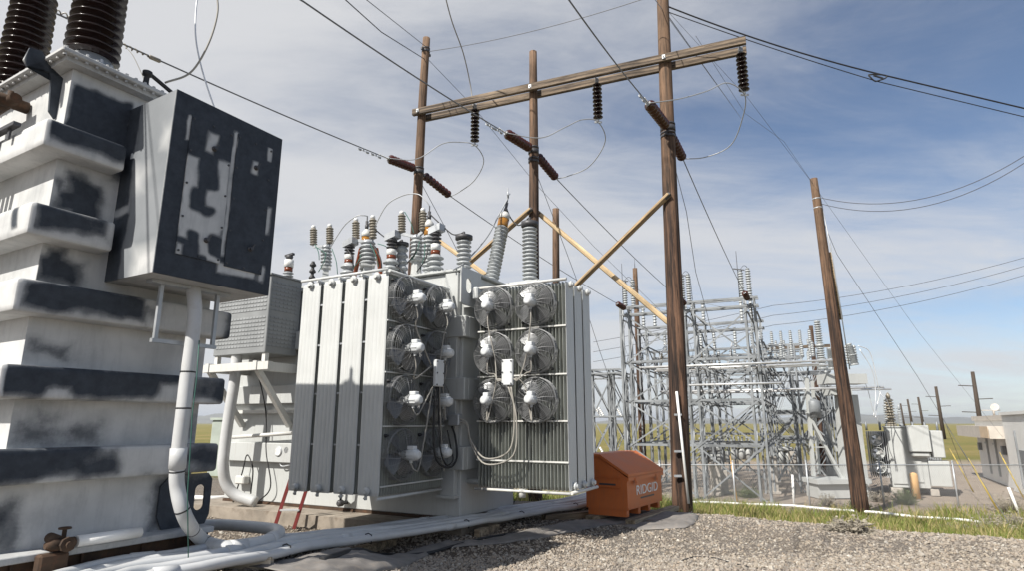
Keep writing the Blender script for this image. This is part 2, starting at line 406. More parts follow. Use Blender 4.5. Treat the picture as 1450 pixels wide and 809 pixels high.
# --- slotted jacking lug
t = MB(); N = 20; z0, z1, x0, x1 = .405, 1.0, 1.55, 2.2; cx, cz = 2.05, .72
outer, inner = [], []
for i in range(N):
    a = 2*pi*i/N; c_, s_ = cos(a), sin(a)
    sx = (x1-cx if c_ > 0 else cx-x0)/max(abs(c_), 1e-6); sz = (z1-cz if s_ > 0 else cz-z0)/max(abs(s_), 1e-6); k = min(sx, sz)
    outer.append((cx+c_*k, cz+s_*k)); inner.append((cx+.065*c_, cz+(.09 if s_ > 0 else -.09)+.06*s_))
for y in (-.03, -.006): t.add([(x, y, z) for x, z in outer+inner], [(i, (i+1) % N, N+(i+1) % N, N+i) if y < -.02 else (N+i, N+(i+1) % N, (i+1) % N, i) for i in range(N)])
t.add([(x, y, z) for y in (-.03, -.006) for x, z in inner], [(i, (i+1) % N, N+(i+1) % N, N+i) for i in range(N)])
t.add([(x, y, z) for y in (-.03, -.006) for x, z in outer], [(N+i, N+(i+1) % N, (i+1) % N, i) for i in range(N)])
lug = t.build('jacking_lug', primer, T1); prime(lug, lambda p: .95-.6*max(0, 1-abs(p.z-.98)/.05))
# --- big brown bushings on the cover
def shed_profile(z0, z1, n, core, rim, taper=0.0):
    pr = [(z0, core)]; h = (z1-z0)/n
    for i in range(n):
        k = 1-taper*i/n; z = z0+i*h
        pr += [(z+h*.10, core*k), (z+h*.28, rim*k*.97), (z+h*.36, rim*k), (z+h*.46, rim*k*.98), (z+h*.80, core*k*1.12), (z+h*.95, core*k)]
    return pr+[(z1, core*(1-taper))]
def big_bushing(u, v, b, a=None):
    if a is None: a, z = onf(u, v, b)
    else: p = along(u, v, K1+A1*a, B1); b = (p-K1-A1*a).dot(B1)
    t = MB(); t.lathe(shed_profile(5.72, 7.35, 17, .18, .285, .12), (a, b, 0), n=32)
    o = t.build('bushing', brown_porc, T1)
    t = MB(); t.lathe([(5.551, .27), (5.61, .27), (5.62, .23), (5.72, .215)], (a, b, 0), n=28)
    for i in range(12): t.cyl((a+.25*cos(i*pi/6), b+.25*sin(i*pi/6), 5.611), (a+.25*cos(i*pi/6), b+.25*sin(i*pi/6), 5.65), .02, n=6, smooth=False)
    f = t.build('bushing_flange', galv, o)
    t = MB(); t.lathe([(7.351, .12), (7.45, .12), (7.46, .04), (7.75, .035)], (a, b, 0), n=16); t.build('bushing_cap', galv, o)
big_bushing(131, 72, .17); big_bushing(33, 85, 0, .22)
# --- control cabinet on brackets
CA0, CA1, CZ0, CZ1, CB = .64, 2.07, 3.14, 5.24, -.94
t = MB(); t.gbox(CA0, CA1, CB, -.002, CZ0, CZ1, .035); cab = t.build('control_cabinet', primer, T1)
FRC = [(.6, 2.2, 3.0, 5.3, .02, 1), (1.37, 1.43, 3.5, 5.06, .025, -1), (.80, .85, 4.7, 5.0, .02, -1), (1.34, 1.85, 3.3, 3.41, .03, -1), (1.92, 1.99, 3.9, 4.25, .03, -1), (1.9, 1.97, 3.3, 3.5, .03, -1)]
LFC_SHADE = [(-.05, .25, 4.0, 5.3, .025, .97), (-.05, .3, 3.1, 3.9, .025, .85), (.25, .33, 3.5, 5.3, .03, .4)]  # dark strip beside the tank: the tank's cast shadow painted in primer colour
prime(cab, lambda p: box_patch((p.x, p.z), FRC, .03) if p.y < CB+.002 else (box_patch((-p.y, p.z), LFC_SHADE, .04) if p.x < CA0+.01 else .25), lambda p: 1.0-box_patch((-p.y, p.z), [(.55, .96, 3.1, 3.42, .06, .9), (.0, .2, 3.75, 3.98, .05, .8), (.3, .5, 4.2, 4.36, .06, .6), (.8, .96, 4.6, 4.8, .05, .7)], .1) if p.x < CA0+.01 and p.y > CB+.01 else 0.0)
def door(a0, a1, z0, z1, rects, base, knobs):
    t = MB(); t.gbox(a0, a1, CB-.014, CB-.001, z0, z1, .02); d = t.build('cabinet_door', primer, cab)
    prime(d, lambda p: base if not rects else box_patch((p.x, p.z), rects, .05))
    t = MB()
    for i in range(5):
        for a in (a0+.025, a1-.025): t.cyl((a, CB-.014, z0+.04+(z1-z0-.08)*i/4), (a, CB-.024, z0+.04+(z1-z0-.08)*i/4), .013, n=8)
    for a in (a0+(a1-a0)/2,):
        for z in (z0+.03, z1-.03): t.cyl((a, CB-.014, z), (a, CB-.024, z), .013, n=8)
    split_build(t, 'screw', dark_steel, cab)
    for a, z in knobs:
        t = MB(); t.lathe([(0, .032), (.008, .032), (.009, .014), (.03, .014), (.031, .022), (.045, .02)], (a, CB-.0145, z), (0, -1, 0), 16)
        t.bar((a, CB-.05, z), (a+.03, CB-.055, z+.06), .016, .016, (0, 1, 0)); t.build('latch', dark_steel, cab)
door(.84, 1.365, 3.39, 5.02, [(.8, 1.4, 3.3, 5.1, .02, 1), (.86, 1.0, 4.2, 4.55, .03, -1), (1.12, 1.34, 4.02, 4.2, .03, -1), (.84, .93, 3.6, 4.5, .03, -1), (.84, 1.37, 3.72, 3.92, .03, -1), (1.24, 1.37, 3.8, 4.62, .03, -1), (1.05, 1.15, 4.66, 4.9, .03, -1), (1.08, 1.2, 3.42, 3.75, .03, -1), (1.2, 1.37, 3.38, 3.45, .03, -1), (.84, .9, 3.38, 3.5, .03, -1)], 1, [(1.14, 4.72), (1.17, 3.62)])
door(1.425, 1.93, 3.38, 5.04, [(1.4, 2, 3.3, 5.1, .02, 1), (1.65, 1.74, 4.62, 4.76, .03, -1), (1.88, 1.94, 4.86, 5.05, .02, -1)], 1, [(1.71, 4.70), (1.74, 3.66)])
# strut frame and conduit stub below the cabinet
t = MB()
for a in (.94, 1.62): t.box(a-.02, a+.02, -.62, -.58, 2.50, CZ0-.002)
t.box(.90, 1.66, -.624, -.576, 2.455, 2.498); t.box(.80, 1.75, -.66, -.54, CZ0-.04, CZ0-.003)
t.build('strut_frame', galv, T1)
# drain pipe, rusty valve, ground terminal, hoses
p0, p1 = onf(112, 774, -.42), onf(203, 757, -.42)
t = MB(); t.cyl((p0[0], -.36, .47), (p1[0], -.36, .47), .055, n=16); t.build('drain_pipe', pvc_white, T1)
t = MB(); a = p0[0]-.12
t.cyl((a, -.1, .5), (a, -.44, .47), .05); t.lathe([(0, .03), (.05, .06), (.12, .065), (.2, .05), (.25, .05), (.26, .03)], (a-.15, -.36, .47), (1, 0, 0), 14); t.cyl((a, -.36, .47), (a, -.36, .60), .02); t.lathe([(0, .07), (.03, .07), (.035, .03), (.06, .03)], (a, -.44, .47), (0, -1, 0), 8, smooth=False); t.tube([(a+.05*cos(k*pi/4), -.36+.05*sin(k*pi/4), .61) for k in range(8)], .01, 6, closed=True)
t.box(a-.2, a+.05, -.42, -.3, .2, .4, .02); t.build('drain_valve', rusty, T1)
t = MB(); c = onf(219, 119, -.1); t.tube(smoothpath([T1p(x, y, z)-K1 for x, y, z in ()] or [(c[0]-.12, -.1, 5.56), (c[0]-.1, -.1, 5.72), (c[0]-.06, -.1, 5.74), (c[0]+.28, -.1, 5.62)]), .025)
t.lathe([(5.551, .05), (5.58, .05), (5.6, .03), (5.70, .03), (5.71, .055), (5.76, .055)], (c[0]-.1, -.1, 0), n=14); t.build('ground_terminal', black, T1)
# flat pipes of the cooler on the left end, rusty header
for i in range(4):
    b = .98+.11*i
    t = MB(); t.tube([(-.42-.02*i, b+.12, 3.0), (-.36, b+.05, 4.4), (-.30, b, 5.1)], .04, 10); t.build('cooler_pipe', white_paint, T1)
t = MB(); t.cyl((-.02, .92, 5.2), (-.38, .92, 5.2), .07); t.cyl((-.2, .75, 5.2), (-.2, 1.5, 5.16), .06); t.lathe([(0, .1), (.05, .1)], (-.38, .92, 5.2), (-1, 0, 0)); t.cyl((-.2, .92, 5.2), (-.2, .92, 5.33), .03); t.build('cooler_header', rusty, T1)
t = MB(); t.box(-.33, -.26, .3, .95, 4.70, 4.74); t.box(-.3, -.28, .45, .5, 4.58, 4.7); t.box(-.3, -.28, .75, .8, 4.58, 4.7); t.build('cable_bracket', dark_steel, T1)

# ---- white conduit that drops from the cabinet and loops on the ground
top = T1p(1.30, -.6, CZ0-.005)
pts = [top, at(276, 440, 6.85), at(272, 483, 6.83), at(265, 535, 6.82), at(259, 587, 6.8), at(252, 650, 6.82), at(251, 690, 6.85), at(263, 735, 6.92), gnd(287, 766, .28), gnd(321, 776, .22), gnd(357, 772, .2), gnd(388, 762, .2), gnd(393, 752, .2), gnd(357, 747, .2), gnd(305, 744, .2), gnd(250, 748, .2)]
t = MB(); t.tube(smoothpath(pts, 7), .076, 18); cp = t.build('flexible_conduit', pvc, None, loc=gnd(321, 778, 0))
tag(cp, 'thick white conduit dropping from the dark cabinet and looping back over the ground', 'conduit')
t = MB()
sp = smoothpath(pts, 7)
for i in (20, 27, 38, 47, 52, 58):
    d = (sp[i+1]-sp[i]).normalized(); t.lathe([(-.008, .0785), (.008, .0785)], sp[i], d, 18)
split_build(t, 'cable_tie', black, cp, True)
t = MB()
for i, L in ((35, .11), (66, .1), (76, .08)):
    d = (sp[i+1]-sp[i]).normalized(); t.lathe([(-L, .0765), (-L+.003, .086), (L-.003, .086), (L, .0765)], sp[i], d, 18)
split_build(t, 'coupling', pvc, cp, True)
teal = paint('teal_ground_wire', (.035, .12, .095), .6)
t = MB(); t.tube([p+V((.1, -.04, 0)) for p in (at(272, 483, 6.83), at(268, 540, 6.82), at(262, 587, 6.8), at(259, 640, 6.8), at(255, 700, 6.85), at(256, 790, 6.9))], .006, 5)
gw = t.build('ground_wire', teal, None, loc=at(262, 587, 6.8)); tag(gw, 'thin green ground wire hanging beside the thick white conduit', 'wire')

# ---- the survey was taken at a reference scale; this sets the near transformer and its conduit at their true distance and size
SC = .78
def S3(p): return V((0, 0, ZC))+(V(p)-V((0, 0, ZC)))*SC
for o in (T1, cp, gw): o.location = S3(o.location); o.scale = (SC,)*3
# ================================================================== the grey transformer with fans
K2 = V((-.781, 9.681, 0)); A2 = V((sin(R(28)), cos(R(28)), 0)); B2 = V((-A2.y, A2.x, 0))
def T2p(a, b, z): return K2+A2*a+B2*b+V((0, 0, z))
def on_a(u, v, a0): p = along(u, v, K2+A2*a0, B2); return V((a0, (p-K2-A2*a0).dot(B2), p.z))
def on_b(u, v, b0): p = along(u, v, K2+B2*b0, A2); return V(((p-K2-B2*b0).dot(A2), b0, p.z))
T2 = thing('power_transformer', 'light grey transformer with banks of cooling fans on two sides, in the middle', 'transformer', K2, R(62))
t = MB(); t.prism([(-.10, -.10), (1.95, -.10), (1.95, 5.7), (-.60, 5.7), (-.60, 1.0), (-.10, .75)], -.25, .17)
pad = t.build('concrete_pad', dirty_concrete, None); pad.location = K2; pad.rotation_euler.z = R(62); pad['kind'] = 'structure'
t = MB(); t.box(0, 1.72, 0, 5.3, .215, 4.02, .012); t.box(.03, 1.69, .03, 5.27, 4.02, 4.034); t.build('tank', grey_paint, T2)
t = MB(); t.box(-.012, 1.73, -.012, 5.31, .172, .214); t.build('base_rail', rusty, T2)
t = MB(); t.box(-.07, 1.79, -.07, 5.37, 4.035, 4.075, .008)
for i in range(60): t.cyl((-.04, -.04+i*.09, 4.076), (-.04, -.04+i*.09, 4.095), .014, n=6, smooth=False)
t.build('cover', grey_paint, T2)
for zc in (3.10, 2.12, 1.08):
    t = MB(); t.box(-.12, -.001, -.12, .32, zc-.17, zc+.17, .012); t.box(.0, .30, -.12, -.001, zc-.17, zc+.17, .012); t.box(1.1, 1.7, -.11, -.001, zc-.17, zc+.17, .012)
    t.box(-.12, -.001, 1.95, 5.25, zc-.17, zc+.17, .012); split_build(t, 'stiffener', grey_paint, T2)
t = MB(); t.box(-.10, -.001, .05, .3, .5, 4.0, .008); t.box(-.15, .0, .02, .34, .50, .54); split_build(t, 'stiffener', grey_paint, T2)
# lug plate with an oval hole at the upper corner
t = MB(); N = 20; outer, inner = [], []; z0, z1, x0, x1, cx, cz = 3.42, 4.03, -.32, .28, -.10, 3.75
for i in range(N):
    a = 2*pi*i/N; c_, s_ = cos(a), sin(a); k = min((x1-cx if c_ > 0 else cx-x0)/max(abs(c_), 1e-6), (z1-cz if s_ > 0 else cz-z0)/max(abs(s_), 1e-6))
    outer.append((cx+c_*k, cz+s_*k)); inner.append((cx+.075*c_, cz+(.05 if s_ > 0 else -.05)+.075*s_))
for y in (-.155, -.13): t.add([(x, y, z) for x, z in outer+inner], [(i, (i+1) % N, N+(i+1) % N, N+i) if y < -.14 else (N+i, N+(i+1) % N, (i+1) % N, i) for i in range(N)])
for ring, rv in ((inner, 0), (outer, 1)):
    t.add([(x, y, z) for y in (-.155, -.13) for x, z in ring], [(i, (i+1) % N, N+(i+1) % N, N+i)[::-1 if rv else 1] for i in range(N)])
t.box(.0, .02, -.13, -.001, 3.42, 4.03); t.build('lifting_lug', grey_paint, T2)

# ---- radiator banks: thin plates stacked along the header, the outermost fluted
def plate(mb, x, y0, y1, z0, z1, th, lobes, face):
    """one hollow plate standing across axis 0 at x, width along axis 1"""
    w = (y1-y0); n = lobes*4; fr, bk = [], []
    for i in range(n+1):
        u = i/n; k = .6+.4*abs(sin(pi*u*lobes))**.6 if 0 < i < n else .2
        fr.append((x-th/2*k, y0+w*u)); bk.append((x+th/2*k, y0+w*u))
    ring = fr+bk[::-1]; m = len(ring); vs = []
    for z, sc in ((z0, .35), (z0+.05, 1), (z1-.05, 1), (z1, .35)):
        for px_, py_ in ring:
            yy = (y0+y1)/2+(py_-(y0+y1)/2)*(1 if sc == 1 else .93); vs.append((x+(px_-x)*sc, yy, z))
    fs = [(j*m+i, j*m+(i+1) % m, (j+1)*m+(i+1) % m, (j+1)*m+i) for j in range(3) for i in range(m)]
    fs += [tuple(range(m))[::-1], tuple(range(3*m, 4*m))]
    if face == 'b': vs = [(q[1], q[0], q[2]) for q in vs]; fs = [f[::-1] for f in fs]
    mb.add(vs, fs)
RZ0, RZ1 = .67, 3.66
# left-hand group: plates across a, banks along b
for i in range(4):
    b0 = .19+i*.4267; b1 = b0+.365
    t = MB(); n = 27
    for k in range(1, n):
        a = -1.65+k*(1.42/(n-1)); plate(t, a, b0, b1, RZ0, RZ1, .026, 2, 'a')
    o = t.build('radiator_bank', rad_soiled_shade, T2)
    t = MB(); plate(t, -1.65, b0, b1, RZ0, RZ1, .026, 5, 'a'); t.build('outer_panel', rad_paint, o)
    t = MB(); bm = (b0+b1)/2
    for z in (RZ1-.03, RZ0+.06):
        t.cyl((-1.68, bm, z), (-.0, bm, z), .042, n=12); t.lathe([(0, .055), (.02, .055), (.021, .03), (.05, .03)], (-1.68, bm, z), (-1, 0, 0), 12)
    t.box(-1.70, -.1, b0+.02, b0+.05, RZ1+.002, RZ1+.03); t.cyl((-1.67, bm+.02, RZ0-.05), (-1.67, bm+.02, RZ0+.02), .02); t.cyl((-1.62, bm+.05, RZ0+.01), (-1.66, bm+.05, RZ0-.04), .018)
    split_build(t, 'header_pipe', rad_paint, o)
    if i < 3:
        t = MB()
        for z in (1.3, 2.0, 2.7, 3.3): t.box(-1.64, -1.62, b1+.001, b1+.0607, z, z+.025)
        split_build(t, 'tie_strap', galv, o)
t = MB(); t.tube([(-1.66, .19, RZ1+.06), (-1.66, 1.87, RZ1+.06)], .022, 8); t.tube([(-1.68, .20, RZ0-.03), (-.2, .20, RZ0-.03)], .02, 8); t.tube([(-1.68, .16, RZ1+.03), (-.2, .16, RZ1+.03)], .024, 8); split_build(t, 'rail_pipe', rad_paint, T2)
t = MB()
for z in (.78, 1.55, 2.27, 2.98): t.box(-1.65, -.22, .168, .186, z, z+.02)
split_build(t, 'fan_rail', rad_paint, T2)
# right-hand group: plates across b, banks along a
for i in range(3):
    a0 = .065+i*.345; a1 = a0+.30
    t = MB(); n = 27
    for k in range(1, n):
        b = -1.75+k*(1.47/(n-1)); plate(t, b, a0, a1, RZ0, RZ1+.03, .024, 2, 'b')
    o = t.build('radiator_bank', rad_soiled_shade, T2)
    t = MB(); plate(t, -1.75, a0, a1, RZ0, RZ1+.03, .024, 1, 'b'); t.build('outer_panel', rad_paint, o)
    t = MB(); am = (a0+a1)/2
    for z in (RZ1, RZ0+.06):
        t.cyl((am, -1.78, z), (am, 0, z), .042, n=12); t.lathe([(0, .055), (.02, .055), (.021, .03), (.05, .03)], (am, -1.78, z), (0, -1, 0), 12)
    split_build(t, 'header_pipe', rad_paint, o)
t = MB(); t.tube([(.05, -1.78, RZ1+.055), (.05, -.2, RZ1+.055)], .024, 8); t.tube([(.06, -1.77, RZ0-.03), (.06, -.22, RZ0-.03)], .02, 8); t.tube([(.06, -1.79, RZ0-.02), (1.07, -1.79, RZ0-.02)], .025, 8); t.cyl((.1, -1.0, RZ0-.12), (.1, -1.0, RZ0), .05); split_build(t, 'rail_pipe', white_paint, T2)
t = MB()
for z in (1.05, 1.62, 2.29, 3.0, ): t.box(.040, .058, -1.76, -.25, z, z+.022)
split_build(t, 'fan_rail', white_paint, T2)
t = MB(); t.box(-.08, .02, -.30, -.20, 3.52, 3.72, .02); t.build('header_valve', rad_paint, T2)

# ---- fans: wire guard, blades, motor; local z looks outward, local y up
def fan_parts(r):
    g = MB()
    def ring(rr, z, w): g.tube([(rr*cos(2*pi*k/36), rr*sin(2*pi*k/36), z) for k in range(36)], w, 4, closed=True)
    dome = lambda rr: .10+.10*sqrt(max(0, 1-(rr/r)**2))
    for i in range(12): ring(r*(.20+.79*i/11), dome(r*(.20+.79*i/11)), .0028)
    for z in (0.0, .02, .04, .06, .08): ring(r, z, .003)
    ring(r*1.01, .1, .006)
    for k in range(20):
        a = 2*pi*k/20+.1; g.tube([(rr*cos(a+.25*(1-rr/r)), rr*sin(a+.25*(1-rr/r)), dome(rr)+.002) for rr in [r*(.2+.8*j/7) for j in range(8)]]+[(r*cos(a), r*sin(a), 0)], .0026 if k % 5 else .005, 4)
    bl = MB(); nb = 4
    for k in range(nb):
        a0 = 2*pi*k/nb+.3; vs = []
        for j in range(9):
            u = j/8; rr = r*(.17+.76*u); w = .32+.75*sin(pi*min(1, .15+u*.72))
            for s in range(6):
                q = s/5-.5; aa = a0+q*w*1.0+.35*u; z = .06+q*.10*(1.15-.4*u)
                vs.append((rr*cos(aa), rr*sin(aa), z))
        m = len(vs); fs = [(j*6+s, (j+1)*6+s, (j+1)*6+s+1, j*6+s+1) for j in range(8) for s in range(5)]
        vs2 = vs+[(x, y, z-.004) for x, y, z in vs]; bl.add(vs2, fs+[tuple(i+m for i in f[::-1]) for f in fs], True)
    bl.lathe([(.0, .055), (.1, .055)], (0, 0, 0), (0, 0, 1), 14)
    mo = MB(); mo.lathe([(.10, .05), (.15, .062), (.16, .072), (.33, .072), (.345, .06), (.365, .052), (.37, .03)], n=20)
    for q in range(10):
        a = 2*pi*q/10; mo.bar((.072*cos(a), .072*sin(a), .18), (.072*cos(a), .072*sin(a), .31), .012, .012, (cos(a), sin(a), 0))
    mo.box(-.045, .045, .06, .115, .19, .30, .008); mo.box(-.015, .015, -.11, -.07, .22, .25)
    return g, bl, mo
def make_fan(r):
    g, bl, mo = fan_parts(r); f = g.build('fan', fan_metal, T2); bl.build('fan_blade', blade_metal, f); mo.build('fan_motor', motor_paint, f); return f
def place(o, p, X, Y, Z): o.matrix_local = M(((X[0], Y[0], Z[0], p[0]), (X[1], Y[1], Z[1], p[1]), (X[2], Y[2], Z[2], p[2]), (0, 0, 0, 1)))
fan0 = make_fan(.335); first = True
for zr in (3.32, 2.62, 1.91, 1.19):
    for a in (-1.345, -.60):
        f = fan0 if first else copy_tree(fan0, T2); first = False
        place(f, (a, .160, zr), (1, 0, 0), (0, 0, 1), (0, -1, 0))
fan1 = make_fan(.325); first = True
for zr in (3.36, 2.645, 1.93):
    for b in (-.577, -1.302):
        f = fan1 if first else copy_tree(fan1, T2); first = False
        ang = rng.uniform(-.15, .15) if not first else 0
        place(f, (.034, b, zr), (0, -1, 0), (0, 0, 1), (-1, 0, 0))
# rubber mounts at the fan corners, a drain valve below
for zr in (3.32, 2.62, 1.91, 1.19):
    for a in (-1.345, -.60):
        for sx, sz in ((-1, 1), (1, -1)):
            t = MB(); t.lathe([(0, .022), (.03, .022), (.035, .012), (.06, .012)], (a+sx*.27, .165, zr+sz*.25), (0, -1, 0), 8); t.build('rubber_mount', black, T2)
for zr in (3.36, 2.645, 1.93):
    for b in (-.577, -1.302):
        for sx, sz in ((-1, -1), (1, -1)):
            t = MB(); t.lathe([(0, .022), (.03, .022), (.035, .012), (.06, .012)], (.04, b+sx*.24, zr+sz*.27), (-1, 0, 0), 8); t.build('rubber_mount', black, T2)
vq = on_a(478, 714, -.22); t = MB(); t.lathe([(0, .03), (.03, .055), (.10, .055), (.13, .03), (.219, .03)], vq, (1, 0, 0), 12); t.lathe([(0, .02), (.07, .02), (.075, .045), (.09, .045)], vq+V((.065, 0, .03)), n=10); t.build('drain_valve', dark_steel, T2)
# junction boxes, conduits
def jbox(p, face):
    t = MB(); x, y, z = p
    if face == 'b': t.box(x-.10, x+.10, y-.06, y, z-.19, z+.19, .01); cs = [(x+sx*.08, y-.061, z+sz*.165) for sx in (-1, 1) for sz in (-1, 0, 1)]; d = (0, -1, 0)
    else: t.box(x-.06, x, y-.09, y+.09, z-.19, z+.19, .01); cs = [(x-.061, y+s*.07, z+q*.165) for s in (-1, 1) for q in (-1, 0, 1)]; d = (-1, 0, 0)
    o = t.build('junction_box', motor_paint, T2)
    t = MB()
    for c in cs: t.lathe([(0, .012), (.008, .012)], c, d, 8)
    split_build(t, 'screw', dark_steel, o)
JL = (-.88, -.13, 2.30); JR = (-.19, -.93, 2.33)
jbox(JL, 'b'); jbox(JR, 'a')
def cond(pts, r=.011, mat=cable_grey): t = MB(); t.tube(smoothpath(pts, 6), r, 7); t.build('cable', mat, T2)
for zr in (3.32, 2.62, 1.91, 1.19):
    for k, a in enumerate((-1.345, -.60)):
        m = (a+.0, -.06, zr-.10)
        if k == 0: cond([m, (a+.02, -.09, zr-.25), (a+.05, -.05, zr-.42 if zr > 2.5 else zr+.3), (JL[0]-.10, -.10, JL[2]+.1*(1 if zr > 2.3 else -1))] if zr > 2.2 else [m, (a+.03, -.12, zr-.2), (a+.2, -.08, zr-.1), (JL[0]-.05, -.1, JL[2]-.19)])
        else: cond([m, (a+.01, -.1, zr-.25), (a-.06, -.08, zr-.45 if zr > 2.5 else zr+.25), (JL[0]+.10, -.1, JL[2]+.1*(1 if zr > 2.3 else -1))], .009)
for zr in (3.36, 2.645, 1.93):
    for b in (-.577, -1.302):
        s = 1 if b > -.9 else -1
        cond([(-.2, b, zr-.1), (-.22, b-.01, zr-.3), (-.16, b-s*.1, (zr+2.0*JR[2])/3-.12), (-.22, JR[1]+s*.18, JR[2]-.1), (-.21, JR[1]+s*.09, JR[2]-.1)], .010)
hub = T2p(-.16, .06, 1.62)
for q in (0, 1): cond([(-.21, JR[1]-.05+.05*q, JR[2]-.19), (-.2, JR[1]-.10-.03*q, 1.7), (-.2, JR[1]-.02-.06*q, 1.22-.07*q), (-.2, -.55, 1.10-.08*q), (-.2, -.30, 1.35-.04*q), (-.19, -.22, 1.60-.03*q), (-.2, -.06, 1.68-.05*q)], .013)
cond([(JL[0], -.13, JL[2]-.19), (JL[0]-.03, -.12, 1.6), (JL[0]+.02, -.14, 1.12), (-.55, -.15, .98), (-.3, -.12, 1.1), (-.2, -.02, 1.4), (-.19, .05, 1.55)], .016, black)
cond([(JL[0]+.05, -.13, JL[2]-.19), (JL[0]+.09, -.12, 1.7), (JL[0]+.12, -.14, 1.25), (-.62, -.15, 1.02), (-.4, -.12, 1.08), (-.45, -.1, 1.3), (-.5, -.08, 1.5)], .012, black)
t = MB(); t.box(-.24, -.121, -.10, .10, 1.56, 1.74, .015); t.build('junction_box', galv, T2)
t = MB(); t.cyl((-.17, .1, 1.66), (-.17, .9, 1.66), .018); t.build('cable', galv, T2)

# ---- insulators on the cover
def sheds(parent_thing, name, p0, p1, core, rim, n, mat, cap=None, capmat=None, seg=18, taper=0):
    p0, p1 = V(p0), V(p1); L = (p1-p0).length; t = MB(); t.lathe(shed_profile(0, L, n, core, rim, taper), p0, p1-p0, seg); o = t.build(name, mat, parent_thing)
    if cap:
        t = MB(); t.lathe(cap, p1, p1-p0, seg); t.build('cap', capmat or galv, o)
    return o
def rod_a(u0, v0, u1, v1, a): return on_a(u0, v0, a), on_a(u1, v1, a)
# high voltage
t = MB(); t.box(1.30, 1.95, -.75, .2, 3.6, 4.09, .02); t.build('bushing_turret', grey_paint, T2)
p0, p1 = on_b(695, 388, .30), on_b(708, 322, .30); p0.z = 4.10; p1.y -= .05
t = MB(); t.lathe([(-.08, .22), (-.02, .22), (0, .15), (.08, .14)], p0, p1-p0, 20); t.build('bushing_base', grey_paint, T2)
o = sheds(T2, 'bushing', p0, p1, .085, .135, 17, grey_porc)
d = (p1-p0).normalized()
t = MB(); t.lathe([(0, .09), (.02, .105), (.16, .105), (.17, .08)], p1, d, 18); t.build('oil_cup', amber, o)
t = MB(); t.lathe([(.171, .11), (.28, .105), (.33, .06), (.34, .03)], p1, d, 18); t.build('cap', white_paint, o)
t = MB(); t.lathe([(.341, .035), (.42, .04), (.43, .025), (.56, .03), (.57, .012), (.75, .012)], p1, d, 12); t.build('terminal', dark_steel, o)
t = MB(); e = p1+d*.75; t.bar(e-V((.06, .02, .02)), e+V((.06, .02, .05)), .05, .02); t.tube([e-d*.1, e+V((-.0, .02, .16))], .012); t.build('terminal_clamp', galv, o)
topA = e
p0, p1 = V((1.60, -.42, 4.09)), V((1.60, -.42, 4.95))
pB = on_b(750, 322, -.42); p1 = V((pB.x, -.42, pB.z)); p0 = V((pB.x+.0, -.42, 4.09))
t = MB(); t.box(pB.x-.3, pB.x+.3, -.72, -.1, 3.5, 4.088, .02); t.build('bushing_turret', grey_paint, T2)
sheds(T2, 'bushing', p0, p1, .10, .145, 15, grey_porc, [(.001, .11), (.01, .16), (.10, .16), (.11, .12), (.12, .03), (.2, .02)], dark_steel)
topB = p1+V((0, 0, .2))
p0, p1 = rod_a(657, 384, 657, 340, .28); p0.z = 4.076
sheds(T2, 'bushing', p0, p1, .085, .13, 8, grey_porc, [(.001, .09), (.01, .15), (.07, .15), (.08, .12), (.09, .03), (.15, .02)], dark_steel); topC = p1+V((0, 0, .15))
# low voltage clusters
def cluster(uc, vb, vt, w, posts, ped):
    p0, p1 = rod_a(uc, vb, uc, vt, .30)
    t = MB(); zt = p0.z-.04; t.lathe([(4.076, w*1.0), (4.10, w*.85), (zt-.05, w*.7), (zt-.04, w*1.15), (zt, w*1.15)], (.30, p0.y, 0), (0, 0, 1), 4+4*(ped > 0), smooth=False); pe = t.build('pedestal', grey_paint, T2)
    o = sheds(T2, 'bushing', (.30, p0.y, zt), p1, w*.7, w, 5, grey_porc)
    t = MB(); t.lathe([(.001, w*.6), (.03, w*.9), (.07, w*.7), (.1, w*.4)], p1, (0, 0, 1), 12)
    for (u, v0, v1) in posts:
        q = on_a(u, v0, .30); t.bar(p1+V((0, 0, .06)), (q.x, q.y, q.z-.03), .05, .05)
    t.build('bracket', galv, o)
    for (u, v0, v1) in posts:
        q0, q1 = rod_a(u, v0, u, v1, .30); t_ = sheds(T2, 'post_insulator', q0, q1, .045, .075, 7, tan_porc, [(.001, .045), (.05, .045), (.07, .03)], white_porc, 14)
    return p1
c1 = cluster(462, 375, 353, .11, [(444, 347, 324), (467, 345, 322)], 0)
c2 = cluster(521, 372, 347, .16, [(504, 338, 314), (528, 338, 310)], 0)
c3 = cluster(590, 364, 340, .12, [(569, 329, 304), (599, 326, 300)], 1)
def arrester(u, vb, vt):
    p0, p1 = rod_a(u, vb, u, vt, .22); p0.z = min(p0.z, 4.3); zs = lambda k: p0.z+(p1.z-p0.z)*k; y = p0.y; x = .22
    t = MB(); t.lathe(shed_profile(4.076, zs(.36), 4, .09, .15), (x, y, 0), n=16); o = t.build('surge_arrester', grey_porc, T2)
    t = MB(); t.lathe([(zs(.361), .085), (zs(.46), .085)], (x, y, 0), n=16); t.build('band', red_band, o)
    t = MB(); t.lathe([(zs(.461), .088), (zs(.60), .088), (zs(.62), .06)], (x, y, 0), n=16); t.build('body', white_porc, o)
    t = MB(); t.lathe(shed_profile(zs(.621), zs(.88), 3, .05, .10), (x, y, 0), n=14); t.build('upper_shed', dark_steel, o)
    t = MB(); t.obox((x-.09, y-.13, zs(.90)), (.18, 0, 0), (0, .24, -.06), (0, 0, .12)); t.build('vent_plate', galv, o)
for a_ in ((493, 388, 342), (553, 388, 332), (616, 384, 322), (409, 393, 366)): 
    if a_[0] != 409: arrester(*a_)
